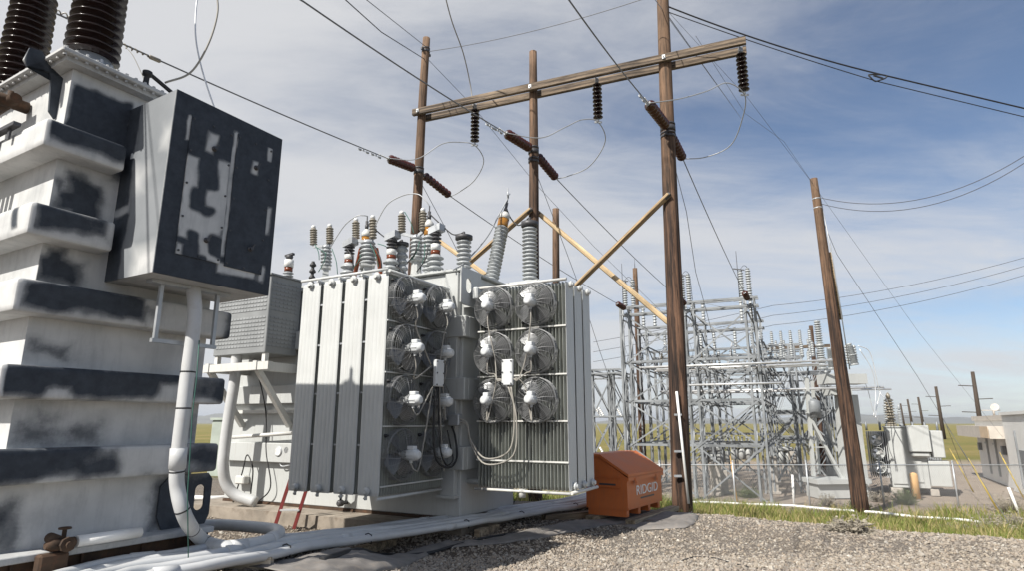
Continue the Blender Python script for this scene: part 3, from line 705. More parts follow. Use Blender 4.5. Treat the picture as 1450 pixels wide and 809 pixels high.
def cup_bushing(u, vb, vt, vw, a):
    p0 = on_a(u, vb, a); p0.z = 4.076; ps = on_a(u, vw, a); pt = on_a(u, vt, a)
    o = sheds(T2, 'bushing', p0, (a, ps.y, ps.z), .075, .115, max(4, int((ps.z-4.076)/.07)), grey_porc)
    t = MB(); h = (pt.z-ps.z); p = V((a, ps.y, ps.z))
    t.lathe([(.001, .075), (.02, .088), (h*.30, .088)], p, n=16); t.build('oil_cup', amber, o)
    t = MB(); t.lathe([(h*.301, .095), (h*.45, .09), (h*.55, .05), (h*.6, .03)], p, n=16); t.build('cap', white_paint, o)
    t = MB(); t.lathe([(h*.6, .032), (h*.75, .038), (h*.76, .026), (h*.9, .03), (h*.91, .012), (h*1.1, .012)], p, n=10); t.build('terminal', dark_steel, o)
    return V((a, ps.y, ps.z+h*1.1))
tc2 = cup_bushing(518, 386, 310, 347, .42); tc3 = cup_bushing(607, 386, 296, 334, .36)
p0, p1 = rod_a(569, 386, 569, 349, .45); p0.z = 4.076; sheds(T2, 'bushing', p0, p1, .08, .12, 6, grey_porc, [(.001, .08), (.01, .13), (.06, .13), (.07, .03), (.13, .02)], dark_steel); topD = p1+V((0, 0, .13))
p0, p1 = rod_a(442, 392, 442, 374, .2); p0.z = 4.076
t = MB(); t.box(.05, .35, p0.y-.25, p0.y+.2, 4.076, 4.19, .02); t.build('terminal_box', grey_paint, T2)
t = MB(); t.lathe(shed_profile(4.19, p1.z+.05, 4, .03, .065), (.2, p0.y, 0), n=12); t.build('bushing', black, T2)
for u0, u1, v0, v1 in ((500, 511, 384, 352), (542, 533, 380, 352)):
    q0, q1 = on_a(u0, v0, .15), on_a(u1, v1, .27); q0.z = 4.08; t = MB(); t.bar(q0, q1, .05, .06); t.build('support_arm', red_band, T2)
def lead(pts, r=.010, mat=wire_alu, k=8): t = MB(); t.tube(smoothpath(pts, k), r, 6); t.build('lead', mat, T2)
oa = on_a
lead([oa(467, 352, .3), oa(475, 338, .3), oa(489, 318, .3), oa(505, 306, .3), oa(514, 305, .35), tc2])
lead([oa(528, 330, .3), oa(536, 310, .3), oa(550, 288, .3), oa(573, 276, .3), oa(592, 275, .3), oa(603, 284, .33), tc3])
lead([tc3-V((0, 0, .14)), oa(618, 312, .35), oa(632, 325, .3), oa(642, 332, .3), oa(652, 331, .28), topC], .012, black)
lead([tc2-V((0, 0, .14)), oa(530, 324, .4), oa(545, 336, .4), oa(560, 344, .43), topD], .012, black)
lead([topA-d*.3, on_b(718, 297, .25), on_b(724, 310, .2), on_b(735, 319, 0), topB], .013, black)
lead([topA-V((.0, .0, .05)), on_b(707, 303, .25), on_b(690, 335, .2), on_b(660, 370, .15), on_b(642, 382, .1)], .014)
for (u0, v0, u1, v1) in ((528, 345, 541, 385), (577, 372, 590, 345), (500, 378, 490, 350), (560, 376, 572, 392), (606, 350, 590, 385)): lead([oa(u0, v0, .2), oa((u0+u1)/2+4, (v0+v1)/2, .12), oa(u1, v1, .15)], .012, black)
for (u0, v0, u1, v1) in ((446, 346, 452, 368), (462, 357, 451, 385), (524, 345, 536, 378), (594, 342, 583, 368), (573, 300, 586, 330), (447, 350, 462, 360), (512, 358, 500, 380), (602, 345, 595, 382), (548, 350, 535, 345), (470, 352, 478, 388)):
    lead([oa(u0, v0, .18), oa((u0+u1)/2+2, (v0+v1)/2, .15), oa(u1, v1, .16)], .008, teal)

# ---- louvred terminal cabinet at the far left of the tank, on brackets
LA0, LA1, LB0, LB1, LZ0, LZ1 = -.78, -.06, 3.60, 4.98, 2.81, 4.22
t = MB(); t.box(LA0, LA1, LB0, LB1, LZ0, LZ1, .01); t.box(LA0-.03, LA1, LB0-.03, LB1+.03, LZ1+.001, LZ1+.03)
for r_ in range(17):
    z = LZ0+.12+r_*.072
    if r_ in (8,): continue
    for k in range(15):
        y = LB0+.06+k*.085; t.add([(LA0-.001, y, z), (LA0-.001, y+.07, z), (LA0-.001, y+.07, z+.04), (LA0-.001, y, z+.04), (LA0-.010, y, z), (LA0-.010, y+.07, z)], [(4, 5, 2, 3), (4, 3, 0), (5, 1, 2), (0, 1, 5, 4)])
    for k in range(7):
        x = LA0+.05+k*.09; t.add([(x, LB0-.001, z), (x+.075, LB0-.001, z), (x+.075, LB0-.001, z+.04), (x, LB0-.001, z+.04), (x, LB0-.010, z), (x+.075, LB0-.010, z)], [(4, 5, 2, 3), (4, 3, 0), (5, 1, 2), (0, 1, 5, 4)])
lc = t.build('louvred_cabinet', paint('grey_louvre_paint', (.23, .24, .245), .55), T2)
lc2 = on_a(408, 388, -.4)
t = MB(); t.lathe(shed_profile(LZ1+.03, LZ1+.14, 2, .06, .1), (-.4, lc2.y, 0), n=14); ar = t.build('surge_arrester', grey_porc, T2)
t = MB(); t.lathe([(LZ1+.141, .075), (LZ1+.22, .075)], (-.4, lc2.y, 0), n=14); t.build('band', red_band, ar)
t = MB(); t.lathe([(LZ1+.221, .085), (LZ1+.36, .085), (LZ1+.37, .06)], (-.4, lc2.y, 0), n=14); t.build('body', white_porc, ar)
t = MB(); t.lathe([(LZ1+.371, .05), (LZ1+.42, .07), (LZ1+.46, .05)], (-.4, lc2.y, 0), n=10); t.bar((-.4, lc2.y-.1, LZ1+.47), (-.4, lc2.y+.1, LZ1+.45), .06, .04); t.build('terminal', dark_steel, ar)
t = MB()
for b in (LB0+.02, LB1-.1): t.box(-.92, -.001, b, b+.09, 2.50, 2.66)
t.box(-.90, -.80, LB0-.25, LB1+.1, 2.502, 2.64); t.box(LA0+.03, LA0+.11, LB0+.02, LB0+.1, 2.661, LZ0); t.box(LA0+.03, LA0+.11, LB1-.1, LB1-.02, 2.661, LZ0)
t.bar((-.84, LB0+.07, 2.52), (-.03, LB0+.07, 1.55), .09, .09); t.bar((-.84, LB1-.06, 2.52), (-.03, LB1-.06, 1.55), .09, .09)
t.build('cabinet_bracket', white_paint, T2)
t = MB(); t.tube([on_a(330, 620, -.15), on_a(414, 614, -.15)], .035, 10); t.build('oil_pipe', white_paint, T2)
t = MB(); c = on_a(397, 640, -.08); t.lathe([(0, .09), (.05, .09), (.06, .075)], c, (-1, 0, 0), 18); g = t.build('gauge', galv, T2)
t = MB(); t.lathe([(.061, .07), (.064, .07)], c, (-1, 0, 0), 18); t.build('dial', white_porc, g)
t = MB(); c2 = on_a(409, 638, -.06); t.lathe([(0, .07), (.05, .07), (.06, .055)], c2, (-1, 0, 0), 18); t.tube(smoothpath([c+V((0, 0, -.08)), c+V((0, -.05, -.25)), c2+V((0, -.1, -.25))]), .012); t.build('gauge', galv, T2)
for pts in (([(363, 520), (376, 580), (377, 640), (383, 690), (365, 712)]), ([(330, 712), (343, 670), (350, 645), (358, 665), (355, 700)])):
    lead([on_a(u, v, -.12) for u, v in pts], .012, black)
t = MB(); q = on_a(345, 678, -.05); t.box(-.15, -.001, q.y-.12, q.y+.12, q.z-.1, q.z+.05, .02); t.box(-.10, -.001, q.y-1.2, q.y+.5, 1.78, 1.84); split_build(t, 'drain_block', white_paint, T2)

# ---- tall pale riser pipe between the two transformers
t = MB(); rp = [at(336, 497, 11.2), at(332, 540, 11.2), at(324, 590, 11.2), at(318, 635, 11.2), at(316, 660, 11.2), at(320, 685, 11.25), at(334, 702, 11.3), at(362, 712, 11.3)]
t.tube(smoothpath(rp, 7), .095, 16); tag(t.build('riser_pipe', pvc, None, loc=gnd(332, 703, 0)), 'pale riser pipe behind the primed transformer, below the louvred cabinet', 'pipe')
# ---- red ladder under the left fans
t0, t1 = gnd(388, 751, .0), gnd(416, 751, .0); up = at(428, 628, t0.y+.12)-t0
lad = thing('step_ladder', 'red ladder standing under the radiators of the fan cooled transformer', 'ladder', t0)
t = MB(); t.bar(t0+V((0, 0, .01)), t0+up, .05, .025, (0, 1, 0)); t.bar(t1+V((0, 0, .01)), t1+up, .05, .025, (0, 1, 0)); t.build('side_rail', ladder_red, lad, True)
for i in range(1, 4): t = MB(); k = -.08+i*.30; t.bar(t0+up*k, t1+up*k, .07, .025); t.build('rung', alu, lad, True)

# ---- orange tool chest
CP = V((1.905, 10.6, 0)); P34 = R(34); CX = V((sin(P34), cos(P34), 0))
chest = thing('tool_chest', 'orange steel tool chest with a sloping lid, standing on grey timbers', 'tool chest', CP, R(56))
W, D = 1.56, .76
t = MB(); t.obox((0, 0, .20), (W, 0, 0), (0, D, 0), (0, 0, .001))
t.add([(x, y, z) for x in (0, W) for y, z in ((0, .20), (D, .20), (D, 1.03), (.49, 1.03), (0, .72))], [(0, 1, 2, 3, 4)[::-1], (5, 6, 7, 8, 9), (0, 5, 9, 4)[::1], (1, 2, 7, 6), (2, 3, 8, 7), (3, 4, 9, 8)])
t.build('body', orange, chest)
t = MB(); e = .025
for (y0, z0, y1, z1) in ((-.04, .715, .50, 1.055),):
    t.add([(x, y, z) for x in (-e, W+e) for y, z in ((y0, z0+.01), (y0, z0+.055), (.485, 1.085), (.485, 1.035))], [(0, 1, 2, 3), (7, 6, 5, 4), (0, 4, 5, 1), (1, 5, 6, 2), (2, 6, 7, 3), (3, 7, 4, 0)])
t.box(-e, W+e, .487, D+.02, 1.034, 1.083, .006); t.box(-e, W+e, -.04, -.002, .66, .72)
t.build('lid', orange, chest)
t = MB(); t.box(-.012, -.001, .16, .60, .56, .70); t.box(-.03, -.013, .12, .64, .545, .56); t.box(-.03, -.013, .12, .64, .70, .712); t.build('side_handle', orange, chest)
t = MB(); t.box(-.016, -.0125, .2, .5, .58, .61); t.build('handle_slot', dark_steel, chest)
for x in (.06, .55, 1.0, 1.46):
    t = MB(); t.prism([(x-.05, .03), (x+.05, .03), (x+.05, D-.03), (x-.05, D-.03)], .09, .199); t.build('skid', orange, chest)
def text_mesh(s, size, mat, parent, mtx, name='lettering', bold=.0, ext=.003):
    c = bpy.data.curves.new('txt', 'FONT'); c.body = s; c.size = size; c.extrude = ext; c.align_x = 'CENTER'; c.align_y = 'CENTER'; c.offset = bold; c.space_character = 1.0
    o = bpy.data.objects.new('txt', c); col.objects.link(o); bpy.context.view_layer.update()
    me = bpy.data.meshes.new_from_object(o.evaluated_get(bpy.context.evaluated_depsgraph_get())); bpy.data.objects.remove(o)
    q = bpy.data.objects.new(name, me); me.materials.clear(); me.materials.append(mat); col.objects.link(q); q.parent = parent; q.matrix_local = mtx; return q
for x in (.3, 1.26):
    t = MB(); t.box(x-.06, x+.06, -.052, -.0405, .60, .70, .004); t.box(x-.03, x+.03, -.060, -.0525, .585, .64); t.build('hasp', orange, chest)
t = MB(); t.box(.02, W-.02, -.008, -.001, .205, .235); t.build('kick_strip', orange, chest)
text_mesh('RIDGID', .235, letter_white, chest, M.Translation((.86, -.004, .475)) @ M.Rotation(R(90), 4, 'X') @ M.Diagonal((1.28, .95, 1, 1)))
t = MB(); t.box(.55, 1.17, -.004, -.001, .335, .362); t.build('printed_bar', dark_steel, chest)
for i, (o, L, w, lab) in enumerate(((( -.16, -.10, 0), 2.1, .17, 'grey timber lying under the front of the orange chest'), ((-.16, .62, 0), 2.1, .17, 'grey timber lying under the back of the orange chest'))):
    p = CP+CX*o[0]+V((-CX.y, CX.x, 0))*o[1]; t = MB(); t.box(0, L, -w/2, w/2, .0, .085, .008); b = t.build('timber', timber, None); b.location = p; b.rotation_euler.z = R(56); tag(b, lab, 'timber', 'timbers under the orange chest')
# ================================================================== three-pole timber dead-end structure
E1 = V((sin(R(26.5)), cos(R(26.5)), 0)); BD = V((-.925, .38, 0)).normalized()      # line direction, crossarm direction
B3 = at(944, 88, 13.02); BZ = B3.z
HF = thing('pole_structure', 'tall three pole timber structure with a long double crossarm and pale cross braces', 'utility pole', (B3.x, B3.y, -.15))
def wobble_pole(name, base, top, r0, r1, parent, mat=pole_wood, seg=24):
    base, top = V(base), V(top); t = MB(); pts = []
    for i in range(seg+1):
        k = i/seg; p = base.lerp(top, k); pts.append(p+V((NZ.noise(V((k*3, base.x, 0)))*.02, NZ.noise(V((k*3, base.x, 5)))*.02, 0)))
    t.tube(pts, r0, 14, rf=lambda k: r0+(r1-r0)*k); return t
def pole(base, top, r0, r1):
    return wobble_pole('pole', base, top, r0, r1, HF).build('pole', pole_wood, HF, True)
p3b = gnd(966, 715, -.05); p3b.y = 13.02; p3b = at(966, 715, 13.02); p3b.z = -.4
P3t = at(938, -12, 13.02); P3t = P3t+(P3t-p3b).normalized()*.9
Y2 = along(755, 128, B3, BD).y; Y1 = along(600, 160, B3, BD).y
P2b = at(755, 420, Y2); P2t = at(755, 73, Y2); P2b.z = -.5; P1b = at(588, 330, Y1); P1t = at(604, 54, Y1); q = (P1t-P1b)/(P1t.z-P1b.z); P1b = P1b+q*(-.5-P1b.z)
po3 = pole(p3b, P3t, .205, .135); po2 = pole(P2b, P2t, .17, .10); po1 = pole(P1b, P1t, .165, .105)
def onpole(b, t_, z): return b+(t_-b)*((z-b.z)/(t_.z-b.z))
def P1z(v): return onpole(P1b, P1t, ZC+ray(600, v).z/ray(600, v).y*Y1)
def P2z(v): return onpole(P2b, P2t, ZC+ray(755, v).z/ray(755, v).y*Y2)
def P3z(v): return onpole(p3b, P3t, ZC+ray(945, v).z/ray(945, v).y*13.02)
# crossarm: two planks bolted either side of the poles
def beamP(u, v): return along(u, v, B3, BD)
a0, a1 = beamP(1056, 58), beamP(590, 164); a0.z = a1.z = BZ
nrm = V((0, 0, 1)).cross(BD).normalized()
L = (a1-a0).length
for s in (-1, 1):
    mtx = M.Translation(a0+nrm*s*.20) @ V((1, 0, 0)).rotation_difference(BD).to_matrix().to_4x4()
    t = MB(); t.box(0, L, -.05, .05, -.092, .092, .006)
    o = t.build('crossarm', beam_wood, None); bpy.context.view_layer.update(); o.parent = HF; o.matrix_local = HF.matrix_world.inverted() @ mtx
t = MB()
for p in (onpole(p3b, P3t, BZ), onpole(P2b, P2t, BZ), onpole(P1b, P1t, BZ)):
    t.cyl(p-nrm*.30, p+nrm*.30, .016, n=8)
    for s in (-1, 1): t.bar(p+nrm*s*.257-BD*.035, p+nrm*s*.257+BD*.035, .012, .10)
split_build(t, 'crossarm_bolt', galv, HF, True)
def strap(p, r, h=.12):
    t = MB(); t.lathe([(-h/2, r), (h/2, r)], p, (0, 0, 1), 16); t.lathe([(h/2+.03, r), (h/2+.07, r)], p, (0, 0, 1), 16)
    for s in (-1, 1): t.bar(p+E1*s*r, p+E1*s*(r+.10), .05, .07)
    t.build('pole_band', dark_steel, HF, True)
strap(P1z(244), .142); strap(P2z(215), .135); strap(P3z(183), .175); strap(P1z(73), .12, .08); strap(P2z(229), .135, .06); strap(P3z(194), .175, .06)
def brace(p, q, mat, off):
    p, q = V(p)+nrm*off, V(q)+nrm*off; d = q-p; Lb = d.length
    mtx = M.Translation(p) @ V((1, 0, 0)).rotation_difference(d).to_matrix().to_4x4()
    t = MB(); t.box(0, Lb, -.04, .04, -.055, .055, .006); o = t.build('brace', mat, None); bpy.context.view_layer.update(); o.parent = HF; o.matrix_local = HF.matrix_world.inverted() @ mtx
    t = MB(); t.box(-.03, .13, -.046, .046, -.03, .03); t.box(Lb-.13, Lb+.03, -.046, .046, -.03, .03); split_build(t, 'brace_plate', dark_steel, o)
brace(P2z(296), P3z(466), brace_wood, -.2); brace(P3z(280), P2z(470), brace_wood2, .22)
brace(P2z(300), P1z(452), brace_wood2, .2); brace(P1z(318), P2z(440), brace_wood, -.2)
t = MB(); g0 = at(958, 555, 12.78); g1 = at(975, 714, 12.76); t.tube([g0, g1], .026, 10); t.build('riser_conduit', pvc_white, HF, True)
t = MB()
for v in (588, 640, 675): p = at(961, v, 12.77); t.box(p.x-.08, p.x+.06, p.y-.01, p.y+.05, p.z-.02, p.z+.02)
split_build(t, 'conduit_strap', galv, HF, True)

# ---- strings and strain insulators
def susp_proto():
    r = thing('suspension_insulator', '', 'insulator'); t = MB()
    for i in range(9):
        z = -.13-i*.108; t.lathe([(z+.03, .03), (z+.025, .06), (z, .118), (z-.012, .12), (z-.018, .10), (z-.03, .06), (z-.045, .03)], n=18)
    t.build('disc', brown_porc, r)
    t = MB(); t.cyl((0, 0, 0), (0, 0, -1.05), .018, n=8); t.lathe([(-1.05, .03), (-1.12, .03)], n=8); t.bar((-.09, 0, -1.13), (.09, 0, -1.13), .03, .04); t.box(-.04, .04, -.04, .04, -.06, .06); t.build('fitting', galv, r); return r
sp0 = susp_proto(); SS = []
for i, ((u, v, vb), lab) in enumerate((((673, 149, 210), 'leftmost brown disc insulator string hanging from the long crossarm'), ((845, 112, 178), 'brown disc insulator string hanging from the crossarm between the two right poles'), ((1048, 66, 135), 'rightmost brown disc insulator string hanging at the very end of the crossarm'))):
    o = sp0 if i == 0 else copy_tree(sp0); p = beamP(u, v); p.z = BZ-.085; o.location = p; tag(o, lab, 'insulator', 'disc insulator strings under the crossarm'); SS.append(p+V((0, 0, -1.13)))
def strain(p, q, mat=red_porc, n=8, name='strain_insulator', lab='', grp='strain insulators on the pole structure', rim=.122):
    p, q = V(p), V(q); d = q-p; L = d.length
    r = thing(name, lab, 'insulator', group=grp, mat=M.Translation(p) @ V((0, 0, 1)).rotation_difference(d).to_matrix().to_4x4())
    t = MB(); t.lathe(shed_profile(.12, L-.06, n, rim*.42, rim), n=16); t.build('disc', mat, r)
    t = MB(); t.cyl((0, 0, 0), (0, 0, L), .022, n=8); t.bar((-.05, 0, L-.02), (.05, 0, L-.02), .04, .05); t.build('fitting', galv, r)
    return q
INS = []
for (pz, (ul, vl), (ur, vr), nm) in ((P1z(243), (549, 224), (638, 278), 'left'), (P2z(215), (716, 188), (788, 253), 'middle'), (P3z(184), (918, 146), (967, 225), 'right')):
    q0 = along(ul, vl, pz, E1); q1 = along(ur, vr, pz, E1)
    q0 = strain(pz-E1*.16+(V((0, 0, .02))), q0, lab='red brown strain insulator on the near side of the %s timber pole' % nm)
    q1 = strain(pz+E1*.16, q1, lab='red brown strain insulator on the far side of the %s timber pole' % nm)
    INS.append((q0, q1))
def wire(pts, r, mat, lab, grp=None, n=6, name='conductor_wire', cat='wire'):
    pts = [V(p) for p in pts]; e = pts[-1]; dd = e.y*cos(PITCH)+(e.z-ZC)*sin(PITCH); hh = -e.y*sin(PITCH)+(e.z-ZC)*cos(PITCH)
    if dd < .1 or hh/dd*FOC > 404 or abs(e.x/dd)*FOC > 725: pts.append(e+(e-pts[-2]).normalized()*14)      # the span goes on past the picture
    t = MB(); t.tube(pts, r, n); o = t.build(name, mat, None, loc=pts[0]); tag(o, lab, cat, grp); return o
# near spans, coming over the camera; each has a spiral grip and little dampers
def grip(parent, p, d, L=.5):
    d = V(d).normalized(); t = MB(); x, y = frame(d)
    t.tube([p+d*(L*i/60)+(x*cos(i*.9)+y*sin(i*.9))*.016 for i in range(61)], .008, 5); t.build('spiral_grip', alu, parent, True)
def damper(parent, p, d):
    d = V(d).normalized(); t = MB(); c = V(p)-V((0, 0, .06)); t.bar(p, c, .03, .03, d); t.cyl(c-d*.16, c+d*.16, .006); t.cyl(c-d*.18, c-d*.09, .025); t.cyl(c+d*.09, c+d*.18, .025); t.build('damper', galv, parent, True)
NEAR = []
for (q0, q1), (u, v), (u2, v2), nm in zip(INS, ((65, 12), (430, 2), (806, 0)), ((0, -22), (380, -28), (780, -34)), ('left', 'middle', 'right')):
    far = along(u, v, q0, E1); d = far-q0; far2 = q0+d*1.9; far2 = along(u2, v2, q0, E1)
    w = wire(sagline(q0, far, .05, 14)+[far2], .013, wire_mid, 'overhead conductor coming over the camera to the %s timber pole' % nm, 'near span conductors'); NEAR.append((q0, far))
    for k in (.06, .12): damper(w, q0.lerp(far, k)-V((0, 0, .05*4*k*(1-k))), d)
    grip(w, q0, d, .35)
p, f = NEAR[0]; d = (f-p).normalized()
t = MB()
for u, v in ((97, 23), (180, 66)):
    c = along(u, v, p, E1); x, y = frame(d)
    t.tube([c+d*((i-40)*.011)+(x*cos(i*.8)+y*sin(i*.8))*.03*(1-abs(i-40)/55) for i in range(81)], .010, 5)
    t.lathe([(-.1, .02), (-.08, .035), (.08, .035), (.1, .02)], c-d*.45, d, 10)
o = t.build('spiral_splice', tan_porc, None, loc=along(97, 23, p, E1)); tag(o, 'spiral wire splice on the overhead conductor above the near transformer', 'wire splice')
# jumper loops
def loop(pts, lab): wire(smoothpath(pts, 7), .012, wire_alu, lab, 'jumper loops on the pole structure', name='jumper_wire')
def mid(p, q, u, v, k=.5): return at(u, v, p.y+(q.y-p.y)*k)
(q0, q1), s = INS[0], SS[0]; loop([q0, mid(q0, s, 590, 225, .3), mid(q0, s, 625, 204, .6), mid(q0, s, 650, 201, .85), s, mid(s, q1, 685, 228, .3), mid(s, q1, 672, 255, .6), mid(s, q1, 650, 272, .9), q1], 'jumper wire looping under the leftmost disc string')
(q0, q1), s = INS[1], SS[1]; loop([q0, mid(q0, s, 765, 195, .3), mid(q0, s, 800, 180, .6), mid(q0, s, 825, 169, .8), s, mid(s, q1, 857, 200, .3), mid(s, q1, 835, 235, .6), mid(s, q1, 805, 249, .85), q1], 'jumper wire looping under the middle disc string')
(q0, q1), s = INS[2], SS[2]; loop([q0, mid(q0, s, 960, 140, .3), mid(q0, s, 1000, 129, .6), mid(q0, s, 1030, 117, .85), s, mid(s, q1, 1052, 165, .3), mid(s, q1, 1035, 205, .6), mid(s, q1, 1000, 222, .8), q1], 'jumper wire looping under the rightmost disc string')
# ---- other overhead wires
S = wire
P3top = P3z(4)
S(sagline(P3z(6), at(1243, 104, 13.4), .12)+[at(1450, 153, 13.6), at(1500, 163, 13.7)], .018, black, 'thick black cable from the right timber pole to the upper right corner', 'communication cables')
S(sagline(P3z(14), at(1243, 115, 13.4), .05)+[at(1450, 165, 13.6), at(1500, 176, 13.7)], .011, black, 'thinner lower black cable from the right timber pole to the right edge', 'communication cables')
c = at(1243, 108, 13.38); t = MB(); t.tube([c+V((x, 0, z)) for x, z in ((-.22, .05), (-.1, .06), (.1, .05), (.2, .03), (.22, -.01), (.17, -.05), (-.02, -.12), (-.07, -.13), (-.12, -.1), (-.22, .03))], .018, 6, closed=True); t.bar(c+V((-.1, 0, .03)), c+V((.12, 0, -.05)), .03, .03)
tag(t.build('cable_loop_bracket', black, None, loc=c), 'black cable loop bracket hung on the black cables at the upper right', 'cable bracket')
S([P3z(12), along(1050, 168, P3z(12), E1), along(1150, 306, P3z(12), E1), at(1340, 603, 30), gnd(1374, 690, -1.75)], .009, wire_mid, 'long guy wire from the right timber pole down to the yellow guard', 'guy wires')
S([P3z(8), at(1060, 140, 16), at(1145, 252, 19), at(1300, 470, 24), at(1420, 620, 30)], .005, wire_mid, 'faint thin guy wire beside the long guy of the right timber pole', 'guy wires')
S(sagline(P1z(73), at(905, 0, 12.5), .15)+[at(960, -14, 12)], .009, wire_mid, 'thin static wire from the left timber pole up past the right pole', 'static wires')
S([P1z(66), at(520, 0, 11), at(500, -15, 10.5)], .009, wire_mid, 'upper static wire leaving the top of the left timber pole', 'static wires')
S([P1z(84), at(540, 45, 12), at(490, 0, 9.8), at(475, -14, 9.2)], .011, wire_dark, 'lower static wire leaving the top of the left timber pole', 'static wires')
S([P1z(80), at(668, 148, 17), at(760, 262, 19.5), at(840, 348, 22), at(945, 450, 26)], .007, wire_mid, 'thin guy wire from the top of the left timber pole towards the yard', 'guy wires')
S([P1z(252), at(640, 340, 16.3), at(662, 384, 17), at(690, 440, 18)], .008, wire_mid, 'short guy wire below the left strain insulators', 'guy wires')
S([P2z(235), at(790, 325, 15.6), at(815, 392, 17), at(850, 500, 19), at(900, 640, 22)], .008, wire_mid, 'guy wire below the middle strain insulators', 'guy wires')
S([P3z(200), at(972, 300, 14.5), at(985, 385, 16.5), at(1000, 440, 18.5), at(1030, 560, 23), gnd(1065, 690, -1.8)], .008, wire_mid, 'guy wire below the right strain insulators', 'guy wires')
# slack service cables at the upper left and over the crossarm
c0 = S3(T1p(.95, -.08, 5.74))
S(smoothpath([c0, at(270, 102, 5.46), at(295, 62, 5.46), at(308, 18, 5.46), at(306, -15, 5.46)], 8), .010, cable_grey, 'slack grey cable rising from the terminal on the near transformer', 'slack cables')
S(smoothpath([S3(T1p(1.5, -.5, 5.25)), at(290, 112, 5.54), at(278, 60, 5.54), at(277, 20, 5.54), at(281, -15, 5.54)], 8), .008, alu, 'thin pale cable hanging behind the dark control cabinet', 'slack cables')
S(smoothpath([SS[0]+V((-.05, 0, 1.05)), at(666, 120, 15), at(656, 75, 14.4), at(640, 30, 13.6), at(628, -15, 13)], 8), .016, cable_grey, 'slack grey cable dropping from above onto the crossarm', 'slack cables')
S(smoothpath([at(178, 66, 5.62), at(188, 78, 5.62), at(197, 96, 5.62), at(204, 112, 5.62)], 6), .004, cable_grey, 'short thin cable end dangling under the overhead conductor at the upper left', 'slack cables')
# ================================================================== the switch yard, about two metres lower
YZ = -1.75
F1_ = V((sin(R(25)), cos(R(25)), 0)); F2_ = V((-F1_.y, F1_.x, 0))
def lattice_column(mb, p, z0, z1, w, cell=.9, mw=.06):
    cs = [p+F1_*(sx*w/2)+F2_*(sy*w/2) for sx, sy in ((-1, -1), (1, -1), (1, 1), (-1, 1))]
    for c in cs: mb.angle(V((c.x, c.y, z0)), V((c.x, c.y, z1)), mw, .012, F1_)
    n = max(1, int((z1-z0)/cell))
    for i in range(n):
        za, zb = z0+(z1-z0)*i/n, z0+(z1-z0)*(i+1)/n
        for k in range(4):
            c, d = cs[k], cs[(k+1) % 4]
            if (i+k) % 2: c, d = d, c
            mb.bar(V((c.x, c.y, za)), V((d.x, d.y, zb)), mw*.5, .01)
def member(mb, p, q, w=.10, t=.012, up=(0, 0, 1)): mb.angle(p, q, w, t, up)
def postins(name, p, h, r, parent, mat=grey_porc, n=8, cap=True):
    t = MB(); t.lathe(shed_profile(.05, h-.06, n, r*.6, r), p, n=10); o = t.build(name, mat, parent, True)
    t = MB(); t.lathe([(0, r*.9), (.05, r*.9)], p, n=8); t.lathe([(h-.06, r*.7), (h, r*.7)], p, n=8); split_build(t, 'fitting', galv_far, o, True); return o
# -- tall dead-end frames
O1 = at(1062, 424, 28.0); TOPZ = O1.z
def yp(i, j, z): return V((O1.x, O1.y, 0))+F1_*i+F2_*j+V((0, 0, z))
TS = thing('steel_structure', 'tall galvanised steel lattice structure taking the three line conductors, behind the right timber pole', 'steel structure', yp(0, 0, YZ))
SPAN = [0.0, 2.75, 5.9]
tops = [TOPZ, TOPZ-.55, TOPZ-1.5, TOPZ-2.3, TOPZ-2.5]
rows = [0, 3.6, 7.2, 10.8, 14.4]
for r_, (e, zt) in enumerate(zip(rows, tops)):
    for j, s in enumerate(SPAN):
        t = MB(); lattice_column(t, yp(e, s, 0), YZ, zt, .42 if r_ < 2 else .36, 1.5 if r_ < 2 else 2.4, .095 if r_ == 0 else .07); t.build('column', galv_far, TS, True)
    t = MB()
    for z in ([zt, zt-.38] if r_ < 3 else [zt, zt-.3]):
        for f in (-.22, .22): member(t, yp(e+f, -.35, z), yp(e+f, 6.2, z), .09)
    for k in range(5):
        s = -.2+k*1.24
        t.bar(yp(e-.22, s, zt-.38), yp(e-.22, s+1.24, zt), .045, .012); t.bar(yp(e-.22, s, zt), yp(e+.22, s+1.24, zt), .045, .012)
    t.build('beam', galv_far, TS, True)
    for z in ((4.5, 2.6, .55) if r_ < 3 else (3.6, .9)):
        t = MB()
        for f in (-.2, .2): member(t, yp(e+f, 0, z), yp(e+f, 5.9, z), .10 if r_ == 0 else .085)
        t.build('strut', galv_far, TS, True)
    t = MB()
    for s0, s1 in ((0, 2.75), (2.75, 5.9)):
        zs = [zt-.4, 4.5, 2.6, .55] if r_ < 3 else [zt-.4, 3.6, .9]
        for za, zb in zip(zs, zs[1:]+[YZ]):
            t.bar(yp(e-.23, s0, za), yp(e-.23, s1, zb), .07, .012, F1_)
            if (r_+int(s0)) % 2 == 0 and r_ < 3: t.bar(yp(e-.2, s0, zb), yp(e-.2, s1, za), .07, .012, F1_)
    t.build('cross_brace', galv_far, TS, True)
t = MB()
for s in SPAN:
    for e0, e1, z0, z1 in ((0, 3.6, TOPZ-.6, TOPZ-.6), (3.6, 7.2, TOPZ-1.6, TOPZ-1.6), (7.2, 14.4, TOPZ-2.5, TOPZ-2.5), (0, 14.4, 4.5, 4.5), (0, 14.4, 2.6, 2.6), (0, 7.2, .55, .55)):
        for f in (-.2, .2): member(t, yp(e0, s+f, z0), yp(e1, s+f, z1), .085)
    for e0, z0, e1, z1 in ((0, TOPZ-.2, 3.6, 4.5), (0, 4.5, 3.6, 2.6), (3.6, 4.5, 7.2, 2.6), (0, .55, 3.6, 2.6), (7.2, 4.5, 10.8, 2.6), (3.6, TOPZ-1, 7.2, 4.5)): t.bar(yp(e0, s, z0), yp(e1, s, z1), .06, .012)
